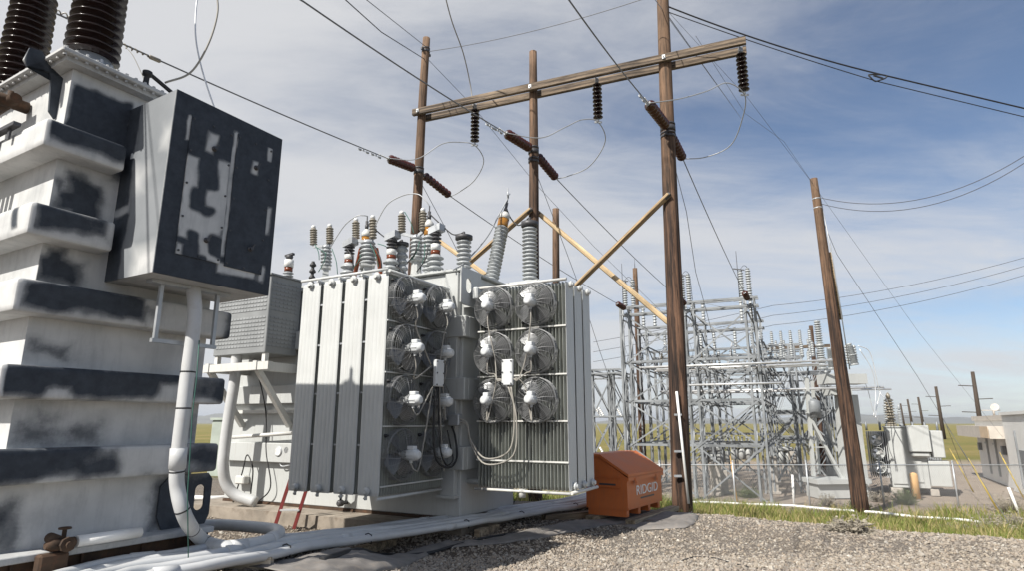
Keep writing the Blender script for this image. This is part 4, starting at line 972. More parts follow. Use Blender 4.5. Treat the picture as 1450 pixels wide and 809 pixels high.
t.build('longitudinal_beam', galv_far, TS, True)
# insulators, arresters and lightning masts standing on the beams
for r_, e, zt, cols, h in ((0, .1, TOPZ, (.0, .35, 2.75, 3.1, 5.5, 6.0), 1.45), (1, 3.6, tops[1], (.2, .7, 2.6, 3.2, 5.2, 5.9), 1.25), (2, 7.2, tops[2], (0, .5, 1.4, 2.6, 3.3, 4.2, 5.4), 1.2), (3, 10.8, tops[3], (0, .6, 1.8, 2.8, 3.6, 5.2), 1.1), (4, 14.4, tops[4], (0, .7, 1.5, 2.6, 3.6, 4.8), 1.0)):
    for i, s in enumerate(cols): postins('post_insulator', yp(e+(.25 if i % 2 else -.1), s, zt+.05), h, .13 if r_ == 0 else .11, TS, n=11 if r_ == 0 else 7)
for s, e in ((.35, .3), (3.1, .3), (6.0, .3)):
    t = MB(); t.cyl(yp(e+.05, s+.12, TOPZ), yp(e+.05, s+.12, TOPZ+2.5), .028, .012, 8); t.bar(yp(e, s-.2, TOPZ+1.5), yp(e, s+.3, TOPZ+1.62), .05, .05); t.tube(smoothpath([yp(e, s, TOPZ+1.55), yp(e+.1, s-.2, TOPZ+1.75), yp(e+.3, s-.35, TOPZ+1.5), yp(e+.4, s-.4, TOPZ+.3)]), .012, 5); t.build('lightning_mast', dark_steel, TS, True)
for e in (1.8, 5.4, 9.0, 12.6):
    for s in (.3, 1.2, 2.6, 3.5, 4.6, 5.6):
        postins('post_insulator', yp(e, s, 4.62 if e < 8 else 3.7), .55, .085, TS, tan_porc if (int(s)+int(e)) % 2 else grey_porc, 5)
    t = MB()
    for s in (.3, 1.2, 2.6, 3.5, 4.6, 5.6):
        z = 5.2 if e < 8 else 4.28; t.bar(yp(e, s, z), yp(e+1.3, s, z+.25*((int(s)+int(e)) % 3)), .06, .06); t.bar(yp(e, s, z), yp(e-.5, s, z-.4), .03, .03)
    split_build(t, 'disconnect_blade', alu, TS, True)
t = MB()                                   # pale bus tubes running across
for e, s0, s1, z in ((-.6, -2.1, 5.2, 4.22), (.4, -2.6, 4.6, 4.18), (1.4, -3.0, 4.9, 4.2), (1.9, -3.3, 4.4, 4.45), (-.2, -1.0, 3.0, 3.35), (2.6, -4.4, 4.3, 3.2), (4.4, -5.4, 5.3, 3.3), (5.4, -5.8, 5.3, 3.25)):
    t.cyl(yp(e, s0, z), yp(e, s1, z), .05, n=8)
t.build('bus_tube', alu, TS, True)
for (u, v), pt, nm in zip(((882, 433), (963, 427), (1055, 420)), (5.9, 2.95, .1), ('left', 'middle', 'right')):
    j = {'left': 0, 'middle': 1, 'right': 2}[nm]; q1 = INS[j][1]
    base = yp(-.25, pt, TOPZ-.02); d = (q1-base).normalized()
    e = strain(base, base+d*1.05, red_porc, 10, lab='red brown strain insulator at the %s end of the steel yard beam' % nm if nm != 'middle' else 'red brown strain insulator at the middle of the steel yard beam', grp='strain insulators on the steel structure', rim=.14)
    S(sagline(q1, e, .12), .013, wire_mid, 'conductor from the %s timber pole down to the steel yard structure' % nm, 'far span conductors')
# -- lower bays stepping away to the right
RS = thing('steel_structure', 'lower galvanised bus bays stepping away to the right of the tall steel structure', 'steel structure', yp(10, -2, YZ))
for e, zt in ((5.0, 4.9), (8.5, 6.0), (12.0, 5.5), (15.5, 6.3), (19.0, 5.9), (23, 6.2)):
    for s_ in (-1.5, -3.0):
        t = MB(); lattice_column(t, yp(e, s_, 0), YZ, zt-(.9 if s_ == -3.0 else 0), .32, 1.6, .075); t.build('column', galv_far, RS, True)
        for q in (0, .5, 1.0): postins('post_insulator', yp(e, s_+q, zt+.05-(.9 if s_ == -3.0 and q == 0 else 0)), .8, .1, RS, n=6)
    t = MB()
    for z in (zt, zt-.3, 2.2, .6):
        for f in (-.15, .15): member(t, yp(e+f, -3.4 if z < zt-.5 else -1.9, z), yp(e+f, .2, z), .07)
    split_build(t, 'beam', galv_far, RS, True)
    t = MB()
    for s0, s1 in ((-3.0, -1.5), (-1.5, 0)):
        for za, zb in ((zt-.3, 2.2), (2.2, .6), (.6, YZ)): t.bar(yp(e-.16, s0, za), yp(e-.16, s1, zb), .05, .012, F1_); t.bar(yp(e-.13, s1, za), yp(e-.13, s0, zb), .05, .012, F1_)
    t.build('cross_brace', galv_far, RS, True)
t = MB()
for s_ in (-1.5, -3.0):
    for z in (3.8, 2.2, .6): member(t, yp(6, s_, z), yp(22, s_, z), .07)
for s_, z in ((-.4, 4.7), (-.9, 4.9), (-2.2, 4.4), (-2.7, 3.4), (-1.1, 3.3)): t.cyl(yp(5, s_, z), yp(23, s_, z+.2), .05, n=8)
for e, z in ((6.5, 4.3), (7.5, 4.3), (9.5, 4.35), (11, 3.3), (13, 3.3), (16, 4.4)): t.cyl(yp(e, -3.3, z), yp(e, .4, z), .05, n=8)
t.build('longitudinal_beam', galv_far, RS, True)
# -- low bus structure to the left
LS = thing('steel_structure', 'low galvanised lattice bus structure at the left of the yard, just right of the radiators', 'steel structure', yp(3, 8, YZ))
for e in (.5, 4.0):
    for s in (6.9, 8.0, 9.1, 10.2):
        t = MB(); lattice_column(t, yp(e, s, 0), YZ, 4.25, .22, .8, .055); t.build('column', galv_far, LS, True)
t = MB()
for z in (4.25, 4.05):
    for e in (.3, .7, 3.8, 4.2): member(t, yp(e, 6.4, z), yp(e, 11.0, z), .07)
    for s in (6.9, 8.0, 9.1, 10.2): member(t, yp(.3, s, z), yp(4.2, s, z), .07)
for k in range(10): t.bar(yp(.5, 6.4+k*.45, 4.03), yp(4, 6.6+k*.45, 4.27), .05, .012)
t.build('beam', galv_far, LS, True)
t = MB()
for z in (1.9, -.05):
    for e in (.4, .6, 4.0): member(t, yp(e, 6.4, z), yp(e, 11.0, z), .07)
    for s in (6.9, 8.0, 9.1, 10.2): member(t, yp(.5, s, z), yp(4.0, s, z), .06)
t.build('strut', galv_far, LS, True)
t = MB()
for e in (.5, 4.0):
    for i, (s0, s1) in enumerate(((6.9, 8.0), (8.0, 9.1), (9.1, 10.2))):
        for za, zb in ((4.0, 1.9), (1.9, -.05), (-.05, YZ)):
            t.bar(yp(e, s0, za), yp(e, s1, zb), .05, .012, F1_); t.bar(yp(e+.02, s1, za), yp(e+.02, s0, zb), .05, .012, F1_)
for s in (6.9, 8.0, 9.1):
    for za, zb in ((4.0, 1.9), (1.9, -.05)): t.bar(yp(.5, s, za), yp(4, s, zb), .05, .012); t.bar(yp(.5, s, zb), yp(4, s, za), .05, .012)
t.build('cross_brace', galv_far, LS, True)
for s in (7.4, 8.6, 9.7):
    for z, e in ((1.95, .5), (-.0, .5), (1.95, 4.0)):
        t = MB(); p = yp(e, s, z); d = (F2_*.45+V((0, 0, .75))); t.lathe(shed_profile(.0, .5, 5, .045, .07), p, d, 8); t.build('post_insulator', white_porc, LS, True)
# -- rear wood pole inside the yard
def lone_pole(name, lab, u0, v0, u1, v1, Y, r0, r1, cat='utility pole', extra=0, grp=None):
    b = at(u0, v0, Y); tp = at(u1, v1, Y); b.z -= extra; return b, tp
def wood_pole(lab, u0, v0, u1, v1, Y, r0, r1, drop=.3):
    b, tp = at(u0, v0, Y), at(u1, v1, Y); b = b-V((0, 0, drop)); r = thing('utility_pole', lab, 'utility pole', b)
    wobble_pole('pole', b, tp, r0, r1, r).build('shaft', pole_wood, r, True); return r, b, tp
wp, _, wt = wood_pole('thin timber pole with a metal tip, just left of the big timber pole', 911, 660, 899, 380, 34, .19, .13, .5)
t = MB(); t.cyl(wt, wt+V((0, 0, .55)), .02, .008, 8); t.build('lightning_spike', dark_steel, wp, True)
wood_pole('short timber pole standing behind the fan cooled transformer, below the crossarm', 788, 600, 787, 296, 22, .16, .125, 2)
wp, b_, tp = wood_pole('leaning single timber pole at the right with two wires tied near its top', 1218, 716, 1152, 253, 24, .30, .15, .3)
t = MB(); k0 = b_.lerp(tp, .55); t.cyl(k0+V((.33, .1, 0)), b_.lerp(tp, .76)+V((.27, .1, 0)), .09, n=10); t.build('splint', brace_wood2, wp, True)
t = MB(); 
for k in (.93, .90): p = b_.lerp(tp, k); t.lathe([(0, .17), (.05, .17)], p, tp-b_, 14)
t.tube([b_.lerp(tp, .95)+V((.16, 0, 0)), b_.lerp(tp, .75)+V((.26, -.1, 0)), b_.lerp(tp, .4)+V((.3, -.1, 0))], .02, 6); t.build('pole_band', galv, wp, True)
S(sagline(b_.lerp(tp, .94), at(1450, 221, 20), .9, 18)+[at(1500, 198, 19)], .013, wire_dark, 'upper of two wires from the leaning pole to the right edge', 'wires at the leaning pole')
S(sagline(b_.lerp(tp, .92), at(1450, 231, 20), .95, 18)+[at(1500, 209, 19)], .013, wire_dark, 'lower of two wires from the leaning pole to the right edge', 'wires at the leaning pole')
S([tp-V((0, 0, 1.2)), at(1185, 360, 25), at(1300, 535, 29), at(1372, 655, 33)], .010, wire_mid, 'guy wire falling to the right from the leaning timber pole', 'guy wires')
S([tp-V((0, 0, .3)), at(1110, 200, 22), at(1055, 160, 20), at(985, 50, 15)], .006, wire_mid, 'thin span guy between the leaning pole and the pole structure', 'guy wires')
for i, (v0, v1, nm) in enumerate(((461, 390, 'lowest'), (447, 377, 'middle'), (433, 365, 'top'))):
    S(sagline(at(840, v0+52, 36), at(1095, v0, 37), .1, 6)+sagline(at(1095, v0, 37), at(1450, v1, 33), .35, 12)+[at(1500, v1-14, 32)], .014, wire_dark, '%s of the three long wires crossing the sky behind the yard' % nm, 'three long wires behind the yard')
# -- circuit switcher on a welded stand
def sp(u, v, Y=29.5): return at(u, v, Y)
CS = thing('circuit_switcher', 'galvanised switch stand with a boxy head and upright insulators, left of the leaning pole', 'switch', sp(1180, 702))
t = MB(); t.bar(sp(1199, 690), sp(1189, 548), .48, .34, (1, 0, 0)); t.bar(sp(1223, 688, 30.2), sp(1207, 560, 30.2), .42, .3, (1, 0, 0)); t.build('column', grey_paint, CS, True)
t = MB(); t.bar(sp(1152, 675), sp(1142, 535), .16, .14, (1, 0, 0)); t.bar(sp(1160, 672, 30.3), sp(1150, 540, 30.3), .12, .12, (1, 0, 0)); t.bar(sp(1143, 585), sp(1192, 678), .19, .12, (1, 0, 0)); t.bar(sp(1168, 596, 30.2), sp(1185, 640, 30.2), .14, .1, (1, 0, 0)); t.bar(sp(1150, 634), sp(1168, 634), .06, .05); t.build('brace', grey_paint, CS, True)
t = MB(); a = sp(1147, 681); b = sp(1222, 680); t.obox(a-V((0, .7, .12)), b-a, (0, 1.6, 0), (0, 0, .2)); t.obox(a-V((-.1, .5, .75)), V((b-a))-V((.2, 0, 0)), (0, 1.2, 0), (0, 0, .6)); t.build('base_frame', grey_paint, CS, True)
t = MB(); a = sp(1164, 540); b = sp(1220, 540); t.obox(a-V((0, .5, .16)), b-a, (0, 1.0, 0), (0, 0, .46)); a = sp(1170, 552); t.obox(a-V((0, .4, .28)), V((1.0, 0, 0)), (0, .8, 0), (0, 0, .4)); t.build('head', grey_paint, CS, True)
for u, v0, u1, v1 in ((1165, 524, 1157, 458), (1178, 524, 1175, 496), (1210, 518, 1202, 490)):
    t = MB(); p, q = sp(u, v0), sp(u1, v1); L = (q-p).length; t.lathe([(0, .2), (.08, .2)]+shed_profile(.1, L*.48, 9, .12, .19)+[(L*.49, .2), (L*.54, .2)]+shed_profile(L*.55, L, 9, .10, .17)+[(L+.02, .14), (L+.1, .14)], p, q-p, 12); t.build('bushing', grey_porc, CS, True)
for u in (1202, 1208, 1213):
    t = MB(); t.lathe(shed_profile(0, .9, 7, .06, .1), sp(u, 516), (-.05, 0, 1), 10); t.build('post_insulator', grey_porc, CS, True)
tr = MB(); p = sp(1154, 593); tr.lathe([(0, .2), (.02, .3), (.75, .3), (.8, .27), (.9, .08)], p, n=16); tr.bar(p+V((0, .2, .4)), p+V((.1, .9, .4)), .06, .2); tr.build('tank', galv_far, CS, True)
t = MB(); t.tube(smoothpath([sp(1215, 490), sp(1232, 500), sp(1243, 545), sp(1247, 558), sp(1255, 567, 29), sp(1260, 578, 29)]), .02, 6); t.tube(smoothpath([sp(1217, 495), sp(1235, 525), sp(1240, 560), sp(1237, 590, 29)]), .018, 6); t.tube(smoothpath([sp(1247, 555), sp(1242, 575), sp(1240, 592, 29)]), .018, 6); t.tube(smoothpath([sp(1218, 530), sp(1228, 550), sp(1236, 580), sp(1245, 600)]), .015, 6)
tag(t.build('jumper_wire', alu, None, loc=sp(1215, 490)), 'pale flexible leads arching from the switch stand to the yard transformer', 'wire')
# wood cross pole behind
wp, b_, tp = wood_pole('slim timber pole with a level arm behind the steel yard, near the switch stand', 1165, 660, 1148, 462, 40, .17, .13, .5)
p = at(1175, 490, 40); q = at(1085, 494, 40); t = MB(); t.bar(p, q, .12, .2); t.build('arm', beam_wood, wp, True)
# -- yard equipment at ground level
def oil_switch(u, v, lab, Y=33, h=1.0):
    p = gnd(u, v, YZ); r = thing('oil_breaker', lab, 'breaker', p)
    t = MB()
    for x, y in ((-.4, -.25), (.4, -.25), (-.4, .25), (.4, .25)): t.bar(p+V((x, y, 0)), p+V((x, y, .95)), .07, .07)
    t.build('leg', galv_far, r, True)
    t = MB()
    for k in (-1, 0, 1): t.lathe([(.8, .12), (.82, .24), (1.55, .24), (1.6, .2)], p+V((k*.5, 0, 0)), n=14)
    t.box(p.x-.78, p.x+.78, p.y-.28, p.y+.28, p.z+1.61, p.z+1.85, .04); t.build('tank', grey_paint, r, True)
    for k in (-1, 0, 1):
        for s in (-1, 1): t = MB(); t.lathe(shed_profile(0, .6, 5, .05, .09), p+V((k*.5, s*.2, 1.86)), (k*.2, s*.35, 1), 10); t.build('bushing', grey_porc, r, True)
    t = MB(); t.box(p.x+.8, p.x+1.1, p.y-.3, p.y+.3, p.z+.9, p.z+1.6, .02); t.build('control_box', grey_paint, r, True)
oil_switch(1010, 676, 'three tank grey breaker inside the steel yard just right of the big timber pole')
oil_switch(1052, 668, 'three tank grey breaker inside the steel yard further right among the columns')
oil_switch(1108, 676, 'three tank grey breaker at the right end of the steel yard, near the pale pillars')
for i, (u, v, h, lab) in enumerate(((1015, 702, 1.5, 'tall pale concrete pillar behind the chain link fence, nearest the big timber pole'), (1025, 700, 1.1, 'lower pale concrete pillar beside the tallest pillar'), (1096, 700, 1.75, 'pale concrete pillar under the right end of the steel yard'), (1126, 682, 1.7, 'pale concrete pillar farther back beside the switch stand'))):
    p = gnd(u, v, YZ); t = MB(); t.box(-.2, .2, -.2, .2, 0, h, .03); t.box(-.26, .26, -.26, .26, 0, .12, .01); o = t.build('concrete_pillar', concrete, None); o.location = p; tag(o, lab, 'pillar', 'concrete pillars in the yard')
# -- yard transformer
Q = gnd(1315, 703, YZ); G = V((sin(R(28)), cos(R(28)), 0)); G2 = V((-G.y, G.x, 0))
dark_grey = paint('dark_grey_radiator', (.42, .43, .44), .5)
T3 = thing('power_transformer', 'smaller pale grey transformer behind the chain link fence at the right', 'transformer', Q, R(62))
t = MB(); t.box(.0, 1.9, -.15, 1.40, .32, 3.15, .02); t.box(-.05, 1.95, -.2, 1.45, 3.151, 3.2); t.box(-.06, -.001, .75, 1.35, .5, 3.0); t.box(-.05, -.001, .1, .7, .6, 1.6); t.box(.3, .9, -.03, -.001, .5, 1.9); t.build('tank', grey_paint, T3)
t = MB(); t.box(-.15, .2, 1.0, 1.5, 0, .31, .02); t.box(1.4, 1.9, -.1, 1.5, 0, .31, .02); t.box(-.1, .25, -.45, -.1, 0, .31, .02); split_build(t, 'footing', concrete, T3)
t = MB(); t.box(-.40, -.051, -.35, .55, 2.02, 3.25, .02); t.box(-.30, -.06, -.3, .5, 1.75, 2.015, .08); cb = t.build('control_cabinet', grey_paint, T3)
t = MB(); t.box(-.1, 1.5, -.9, -.36, 1.75, 3.0, .03); t.build('terminal_cabinet', grey_paint, T3)
t = MB(); t.box(-.15, .6, -1.0, -.16, .45, 1.6, .02); t.build('lower_cabinet', grey_paint, T3)
t = MB(); 
for k in range(9): t.box(.05, 1.8, 1.44+k*.095, 1.475+k*.095, .75, 2.95)
t.box(.0, .04, 1.42, 2.3, 1.0, 1.2); t.build('radiator', dark_grey, T3)
f3 = None
for z in (2.55, 1.9, 1.25):
    if f3 is None:
        f3 = MB(); f3.lathe([(0, .27), (.12, .30), (.13, .28), (.02, .25)], n=18, cap=False); f3.lathe([(.0, .06), (.25, .08)], n=10); f3.lathe([(-.03, .27), (-.02, .27)], n=18); f3 = f3.build('fan', grey_paint, T3); b_ = MB()
        for k in range(4):
            a = k*pi/2; b_.add([(.05*cos(a), .05*sin(a), .05), (.24*cos(a), .24*sin(a), .03), (.24*cos(a+.9), .24*sin(a+.9), .1), (.05*cos(a+.9), .05*sin(a+.9), .08)], [(0, 1, 2, 3)])
        b_.build('fan_blade', alu, f3); o = f3
    else: o = copy_tree(f3, T3)
    place(o, (-.02, 1.86, z), (0, -1, 0), (0, 0, 1), (-1, 0, 0))
for b, a, h, r in ((1.1, .2, 1.35, .22), (1.2, 1.2, 1.1, .14), (1.0, 1.7, 1.25, .13), (.6, 1.8, .8, .1)):
    t = MB(); t.lathe(shed_profile(3.3, 3.2+h, 9, r*.6, r), (a, b, 0), n=12); t.lathe([(3.2, r), (3.3, r)], (a, b, 0), n=12); t.lathe([(3.2+h, r*.4), (3.35+h, r*.5), (3.5+h, .03)], (a, b, 0), n=10); t.build('bushing', grey_porc if r < .2 else tan_porc, T3)
for b in (.2, -.3, -.8, 1.6, 2.2): 
    t = MB(); t.cyl((.6, b, 3.0), (.6, b, 3.42), .05, n=8); t.build('lifting_post', galv_far, T3)
p = gnd(1298, 707, YZ); t = MB(); t.lathe([(0, .17), (1.05, .17), (1.12, .12), (1.15, .02)], n=14); o = t.build('bollard', bollard_tan, None); o.location = p; tag(o, 'tan rounded bollard in front of the smaller yard transformer', 'bollard')
# -- chain link fence
FY = 26.2
fx = [-6+3.02*i for i in range(12)]
def fz(x): return terrain(x, FY)
fence = thing('chain_link_fence', 'long chain link fence between the grassy bank and the switch yard', 'fence', (fx[0], FY, fz(fx[0])))
for x in fx:
    t = MB(); z = fz(x); t.cyl((x, FY, z-.2), (x, FY, .04), .035, n=8); t.lathe([(0, .045), (.03, .045), (.06, .01)], (x, FY, .04), n=8); t.build('post', galv, fence, True)
    t = MB(); t.bar((x, FY, .03), (x-.05, FY-.22, .28), .02, .02); 
    if False: t.build('barb_arm', galv, fence, True)
t = MB(); t.cyl((fx[0], FY, -.08), (fx[-1], FY, -.08), .024, n=8); t.build('top_rail', galv, fence, True)
t = MB(); H = 1.62; st = .085; x0, x1 = fx[0], fx[-1]; w = .0032
n = int((x1-x0)/st)
for i in range(n):
    xa = x0+i*st; za, zb = -1.78, -.1
    za = max(za, fz(xa)-.05); L = zb-za
    for s in (1, -1):
        xb = min(max(xa+s*L*.62, x0), x1); k = abs(xb-xa)/(L*.62) if L > 0 else 0
        if k < .05: continue
        p, q = V((xa, FY+.04+s*.003, za)), V((xb, FY+.04+s*.003, za+L*k)); d = (q-p).normalized(); e = V((d.z, 0, -d.x))*w
        t.add([p-e, p+e, q+e, q-e, p+V((0, w*1.5, 0)), q+V((0, w*1.5, 0))], [(0, 3, 2, 1), (0, 4, 5, 3), (1, 2, 5, 4)])
t.build('wire_mesh', galv, fence, True)
# marker stakes, ground pipe, guy guards
for (u0, v0, u1, v1, lab) in ((1124, 716, 1122, 673, 'white plastic marker stake in the grass, midway along the fence'), (1446, 731, 1428, 691, 'white plastic marker stake in the brush at the right edge')):
    p = hit(u0, v0); q = at(u1, v1, p.y); t = MB(); t.cyl(p-V((0, 0, .2)), q, .05, n=10); tag(t.build('marker_stake', pvc_white, None, loc=p), lab, 'stake', 'white marker stakes')
pts = [hit(u, v) for u, v in ((960, 716), (1000, 717), (1060, 719), (1120, 722), (1180, 727), (1240, 732), (1300, 738), (1360, 743), (1395, 746))]
pts = [p+V((0, 0, .11+.03*(i % 2))) for i, p in enumerate(pts)]
t = MB(); t.tube(pts, .05, 10); tag(t.build('ground_pipe', pvc_white, None, loc=pts[0]), 'long white pipe lying on the grassy bank in front of the fence', 'pipe')
for (u0, v0, u1, v1, Y, lab, m) in ((1417, 728, 1377, 660, 24.5, 'yellow guy wire guard nearest to us, leaning in the brush at the right', yellow), (1379, 692, 1349, 644, 32, 'yellow guy wire guard farther back inside the fence', yellow), (1450, 698, 1420, 650, 29, 'yellow guy wire guard in front of the white building', yellow), (1043, 694, 1035, 655, 27.5, 'rust yellow guard rod standing in the steel yard', bollard_tan)):
    p = at(u0, v0, Y); q = at(u1, v1, Y+.3); p.z = tz(p.x, p.y)-.1; t = MB(); t.lathe([(0, .03), ((q-p).length, .03)], p, q-p, 10); t.lathe([(-.01, .02), ((q-p).length*1.15, .012)], p, q-p, 6); o = t.build('guy_guard', m, None, loc=p); tag(o, lab, 'guy guard', 'guards on the guy wires')
# ---- buildings at the right
BO = V((24.0, 29.2, YZ)); BA = V((sin(R(28)), cos(R(28)), 0)); BB = V((BA.y, -BA.x, 0))
def bp(t_, s, z): return BO+BA*t_+BB*s+V((0, 0, z))
def bbox(mb, t0, t1, s0, s1, z0, z1): mb.obox(bp(t0, s0, z0), BA*(t1-t0), BB*(s1-s0), V((0, 0, z1-z0)))
CBd = thing('control_building', 'low white control building with a tan overhanging fascia behind the yard at the right', 'building', bp(8, 0, 0))
t = MB(); bbox(t, 3.72, 13.3, 0, 7, 0, 3.5); t.build('wall', wall_white, CBd, True)
t = MB(); bbox(t, 3.72, 13.5, -.1, 7.1, 3.501, 3.78); t.build('roof', wall_tan, CBd, True)
t = MB(); bbox(t, 3.9, 14.2, -.9, -.003, 2.55, 3.2); t.build('fascia', wall_tan, CBd, True)
t = MB(); bbox(t, 3.74, 6.0, -.915, -.902, 2.58, 3.17); t.build('fascia_panel', tan_panel, CBd, True)
for tt, ss in ((10.0, .0), (7.6, 0)):
    t = MB(); bbox(t, tt, tt+.09, -.1, -.004, .4, 2.5); bbox(t, tt-.25, tt+.35, -.14, -.101, 2.15, 2.25); t.build('wall_conduit', galv, CBd, True)
for tt in (12.0, 5.2):
    t = MB(); bbox(t, tt, tt+.4, -.18, -.004, 1.7, 2.15); t.build('wall_lamp', galv_far, CBd, True)
t = MB(); c = bp(9.2, .4, 3.8); t.cyl(c, c+V((0, 0, .55)), .06); t.lathe([(0, .02), (.12, .22), (.14, .22)], c+V((.15, 0, .45)), (-.6, -.5, .2), 14); t.bar(c+V((-.7, 0, .3)), c+V((.4, 0, .3)), .05, .05); t.build('roof_antenna', wall_tan, CBd, True)
WB = thing('white_building', 'plain bright white building cut off by the right edge of the picture', 'building', bp(0, 0, 0))
t = MB(); bbox(t, -6, 3.7, -.25, 8, 0, 3.75); t.build('wall', wall_white, WB, True)
t = MB(); bbox(t, -6.1, 3.715, -.35, 8.1, 3.751, 3.9); t.build('roof', wall_white, WB, True)
t = MB(); bbox(t, 1.2, 1.28, -.33, -.253, .3, 3.0); bbox(t, -.4, .9, -.30, -.253, 0, 2.1); t.build('door', galv_far, WB, True)
GF = thing('slatted_fence', 'short run of close set steel fence posts beside the white control building', 'fence', bp(14.5, -2, 0))
for i in range(13): t = MB(); c = bp(9.0+i*.75, -2.6-.05*i, -.05); t.cyl(c, c+V((0, 0, 2.3)), .06, n=8); t.build('post', galv_far, GF, True)
t = MB(); t.cyl(bp(9.0, -2.6, 2.1), bp(18, -3.2, 2.1), .04, n=8); t.cyl(bp(9.0, -2.6, 1.1), bp(18, -3.2, 1.1), .03, n=8); t.build('rail', galv_far, GF, True)
# ---- far line of wooden poles
far_wood = paint('dark_far_wood', (.06, .045, .035), .9)
far_list = ((1387, 596, 1377, 527, 98, 'far timber pole with side arms just left of the white control building'), (1337, 622, 1325, 548, 135, 'far timber pole with side arms, second from the white building'), (1309, 612, 1300, 563, 205, 'far timber pole third from the white building'), (1293, 610, 1285, 566, 240, 'far timber pole fourth from the white building'), (1281, 608, 1275, 572, 290, 'farthest timber pole just right of the yard transformer bushings'))
for (u0, v0, u1, v1, Y, lab) in far_list:
    b, tp = at(u0, v0, Y), at(u1, v1, Y); b.z = YZ; r = thing('utility_pole', lab, 'utility pole', b, group='far line of timber poles')
    t = MB(); t.cyl(b, tp, .30+Y*.0008, .2+Y*.0006, 8); t.build('shaft', far_wood, r, True)
    t = MB()
    for k, L, s in ((.80, 1.6, -1), (.62, 1.6, 1), (.44, 1.6, -1)):
        p = b.lerp(tp, k); t.bar(p, p+V((s*L*1.6, 0, .1)), .12, .12)
    t.build('side_arm', far_wood, r, True)

# ================================================================== ground, stones, plants
def axis(a, b, st, lo, hi, g=1.085):
    c = list(np.arange(a, b+1e-6, st)); s = st; x = b
    while x < hi: s *= g; x += s; c.append(x)
    s = st; x = a; pre = []
    while x > lo: s *= g; x -= s; pre.append(x)
    return np.array(pre[::-1]+c)
gx = axis(-6, 9, .10, -9000, 9000); gy = axis(3.5, 12.5, .10, -300, 12000)
GX, GY = np.meshgrid(gx, gy); GZ = terrain(GX, GY); nx, ny = len(gx), len(gy)
far = np.clip((np.hypot(GX, GY)-200)/2000, 0, 1); GZ = GZ*(1-far)-1.75*far
co = np.stack([GX, GY, GZ], -1).reshape(-1, 3)
idx = np.arange(nx*ny).reshape(ny, nx); fq = np.stack([idx[:-1, :-1], idx[:-1, 1:], idx[1:, 1:], idx[1:, :-1]], -1).reshape(-1, 4)
def np_mesh(name, co, faces, mat, smooth=False, attrs=()):
    me = bpy.data.meshes.new(name); k = faces.shape[1]
    me.vertices.add(len(co)); me.vertices.foreach_set('co', co.astype(np.float32).ravel())
    me.loops.add(faces.size); me.loops.foreach_set('vertex_index', faces.astype(np.int32).ravel())
    me.polygons.add(len(faces)); me.polygons.foreach_set('loop_start', np.arange(0, faces.size, k, dtype=np.int32))
    me.polygons.foreach_set('use_smooth', np.full(len(faces), smooth)); me.update(calc_edges=True)
    for n, typ, vals in attrs:
        a = me.attributes.new(n, typ, 'POINT'); a.data.foreach_set('color' if typ == 'FLOAT_COLOR' else 'value', vals.astype(np.float32).ravel())
    me.materials.append(mat); o = bpy.data.objects.new(name, me); col.objects.link(o); return o
def gravel_mat():
    t = NT('ground_surface'); pos = t.n('ShaderNodeNewGeometry').outputs['Position']
    def vor(scale, feat='F1'):
        x = t.n('ShaderNodeTexVoronoi', feature=feat); x.inputs['Scale'].default_value = scale; t.l(pos, x.inputs['Vector']); return x
    v1, v2 = vor(36), vor(75)
    sep = t.n('ShaderNodeSeparateColor'); t.l(v1.outputs['Color'], sep.inputs[0]); sep2 = t.n('ShaderNodeSeparateColor'); t.l(v2.outputs['Color'], sep2.inputs[0])
    pal = [(0, (.09, .072, .06)), (.25, (.24, .207, .172)), (.5, (.345, .30, .25)), (.75, (.285, .26, .23)), (.92, (.44, .395, .345)), (1, (.45, .42, .38))]
    g = t.mix(.45, t.ramp(sep.outputs[0], pal), t.ramp(sep2.outputs[1], pal))
    edge = t.ramp(v1.outputs['Distance'], [(.25, 1.0), (.62, .45)]); g = t.mix(.8, g, edge, 'MULTIPLY')
    dirt = t.noise(1.1, 8, .65, pos); g = t.mix(t.ramp(dirt, [(.45, 0.0), (.7, .55)]), g, (.23, .185, .14))
    yard = t.ramp(t.noise(.8, 8, .7, pos), [(.35, (.36, .29, .235)), (.65, (.48, .40, .33))])
    yard = t.mix(.35, yard, g)
    fieldn = t.ramp(t.noise(.06, 8, .7, pos), [(.35, (.155, .155, .045)), (.55, (.22, .185, .065)), (.7, (.30, .235, .105))])
    soil = t.ramp(t.noise(2.2, 8, .7, pos), [(.4, (.12, .12, .05)), (.65, (.24, .21, .12))])
    k = t.mix(t.attr('yard').outputs['Fac'], g, yard); k = t.mix(t.attr('bank').outputs['Fac'], k, soil); k = t.mix(t.attr('field').outputs['Fac'], k, fieldn)
    dk = t.attr('brown_zone').outputs['Fac']; k = t.mix(dk, k, (.085, .062, .045))
    t.color(k).rough(.95).spec(.2)
    h = t.math('ADD', t.math('MULTIPLY', v1.outputs['Distance'], -1.0), t.math('MULTIPLY', v2.outputs['Distance'], -.5)); t.bump(h, .9, .03); return t.m
D = padd(co[:, 0], co[:, 1]); nz = wav(co[:, 0], co[:, 1], 1.6)
sm = lambda x: np.clip(x, 0, 1)**2*(3-2*np.clip(x, 0, 1))
bank = sm((D-.15+.25*nz)/.5)*sm((24.5-co[:, 1]+1.8*nz)/2.5); bank = np.maximum(bank, sm((D-.15)/.5)*sm((28.5-co[:, 1]+1.2*nz)/1.5)*sm((12-co[:, 0])/4)); bank *= sm((co[:, 0]+25)/5)
yardw = sm((D-.5)/2); fieldw = sm((co[:, 1]-55-3*nz-.0*co[:, 0])/6)
fieldw = np.maximum(fieldw, sm((-co[:, 0]-8-.25*co[:, 1]+4)/3)*sm((co[:, 1]-17)/4))
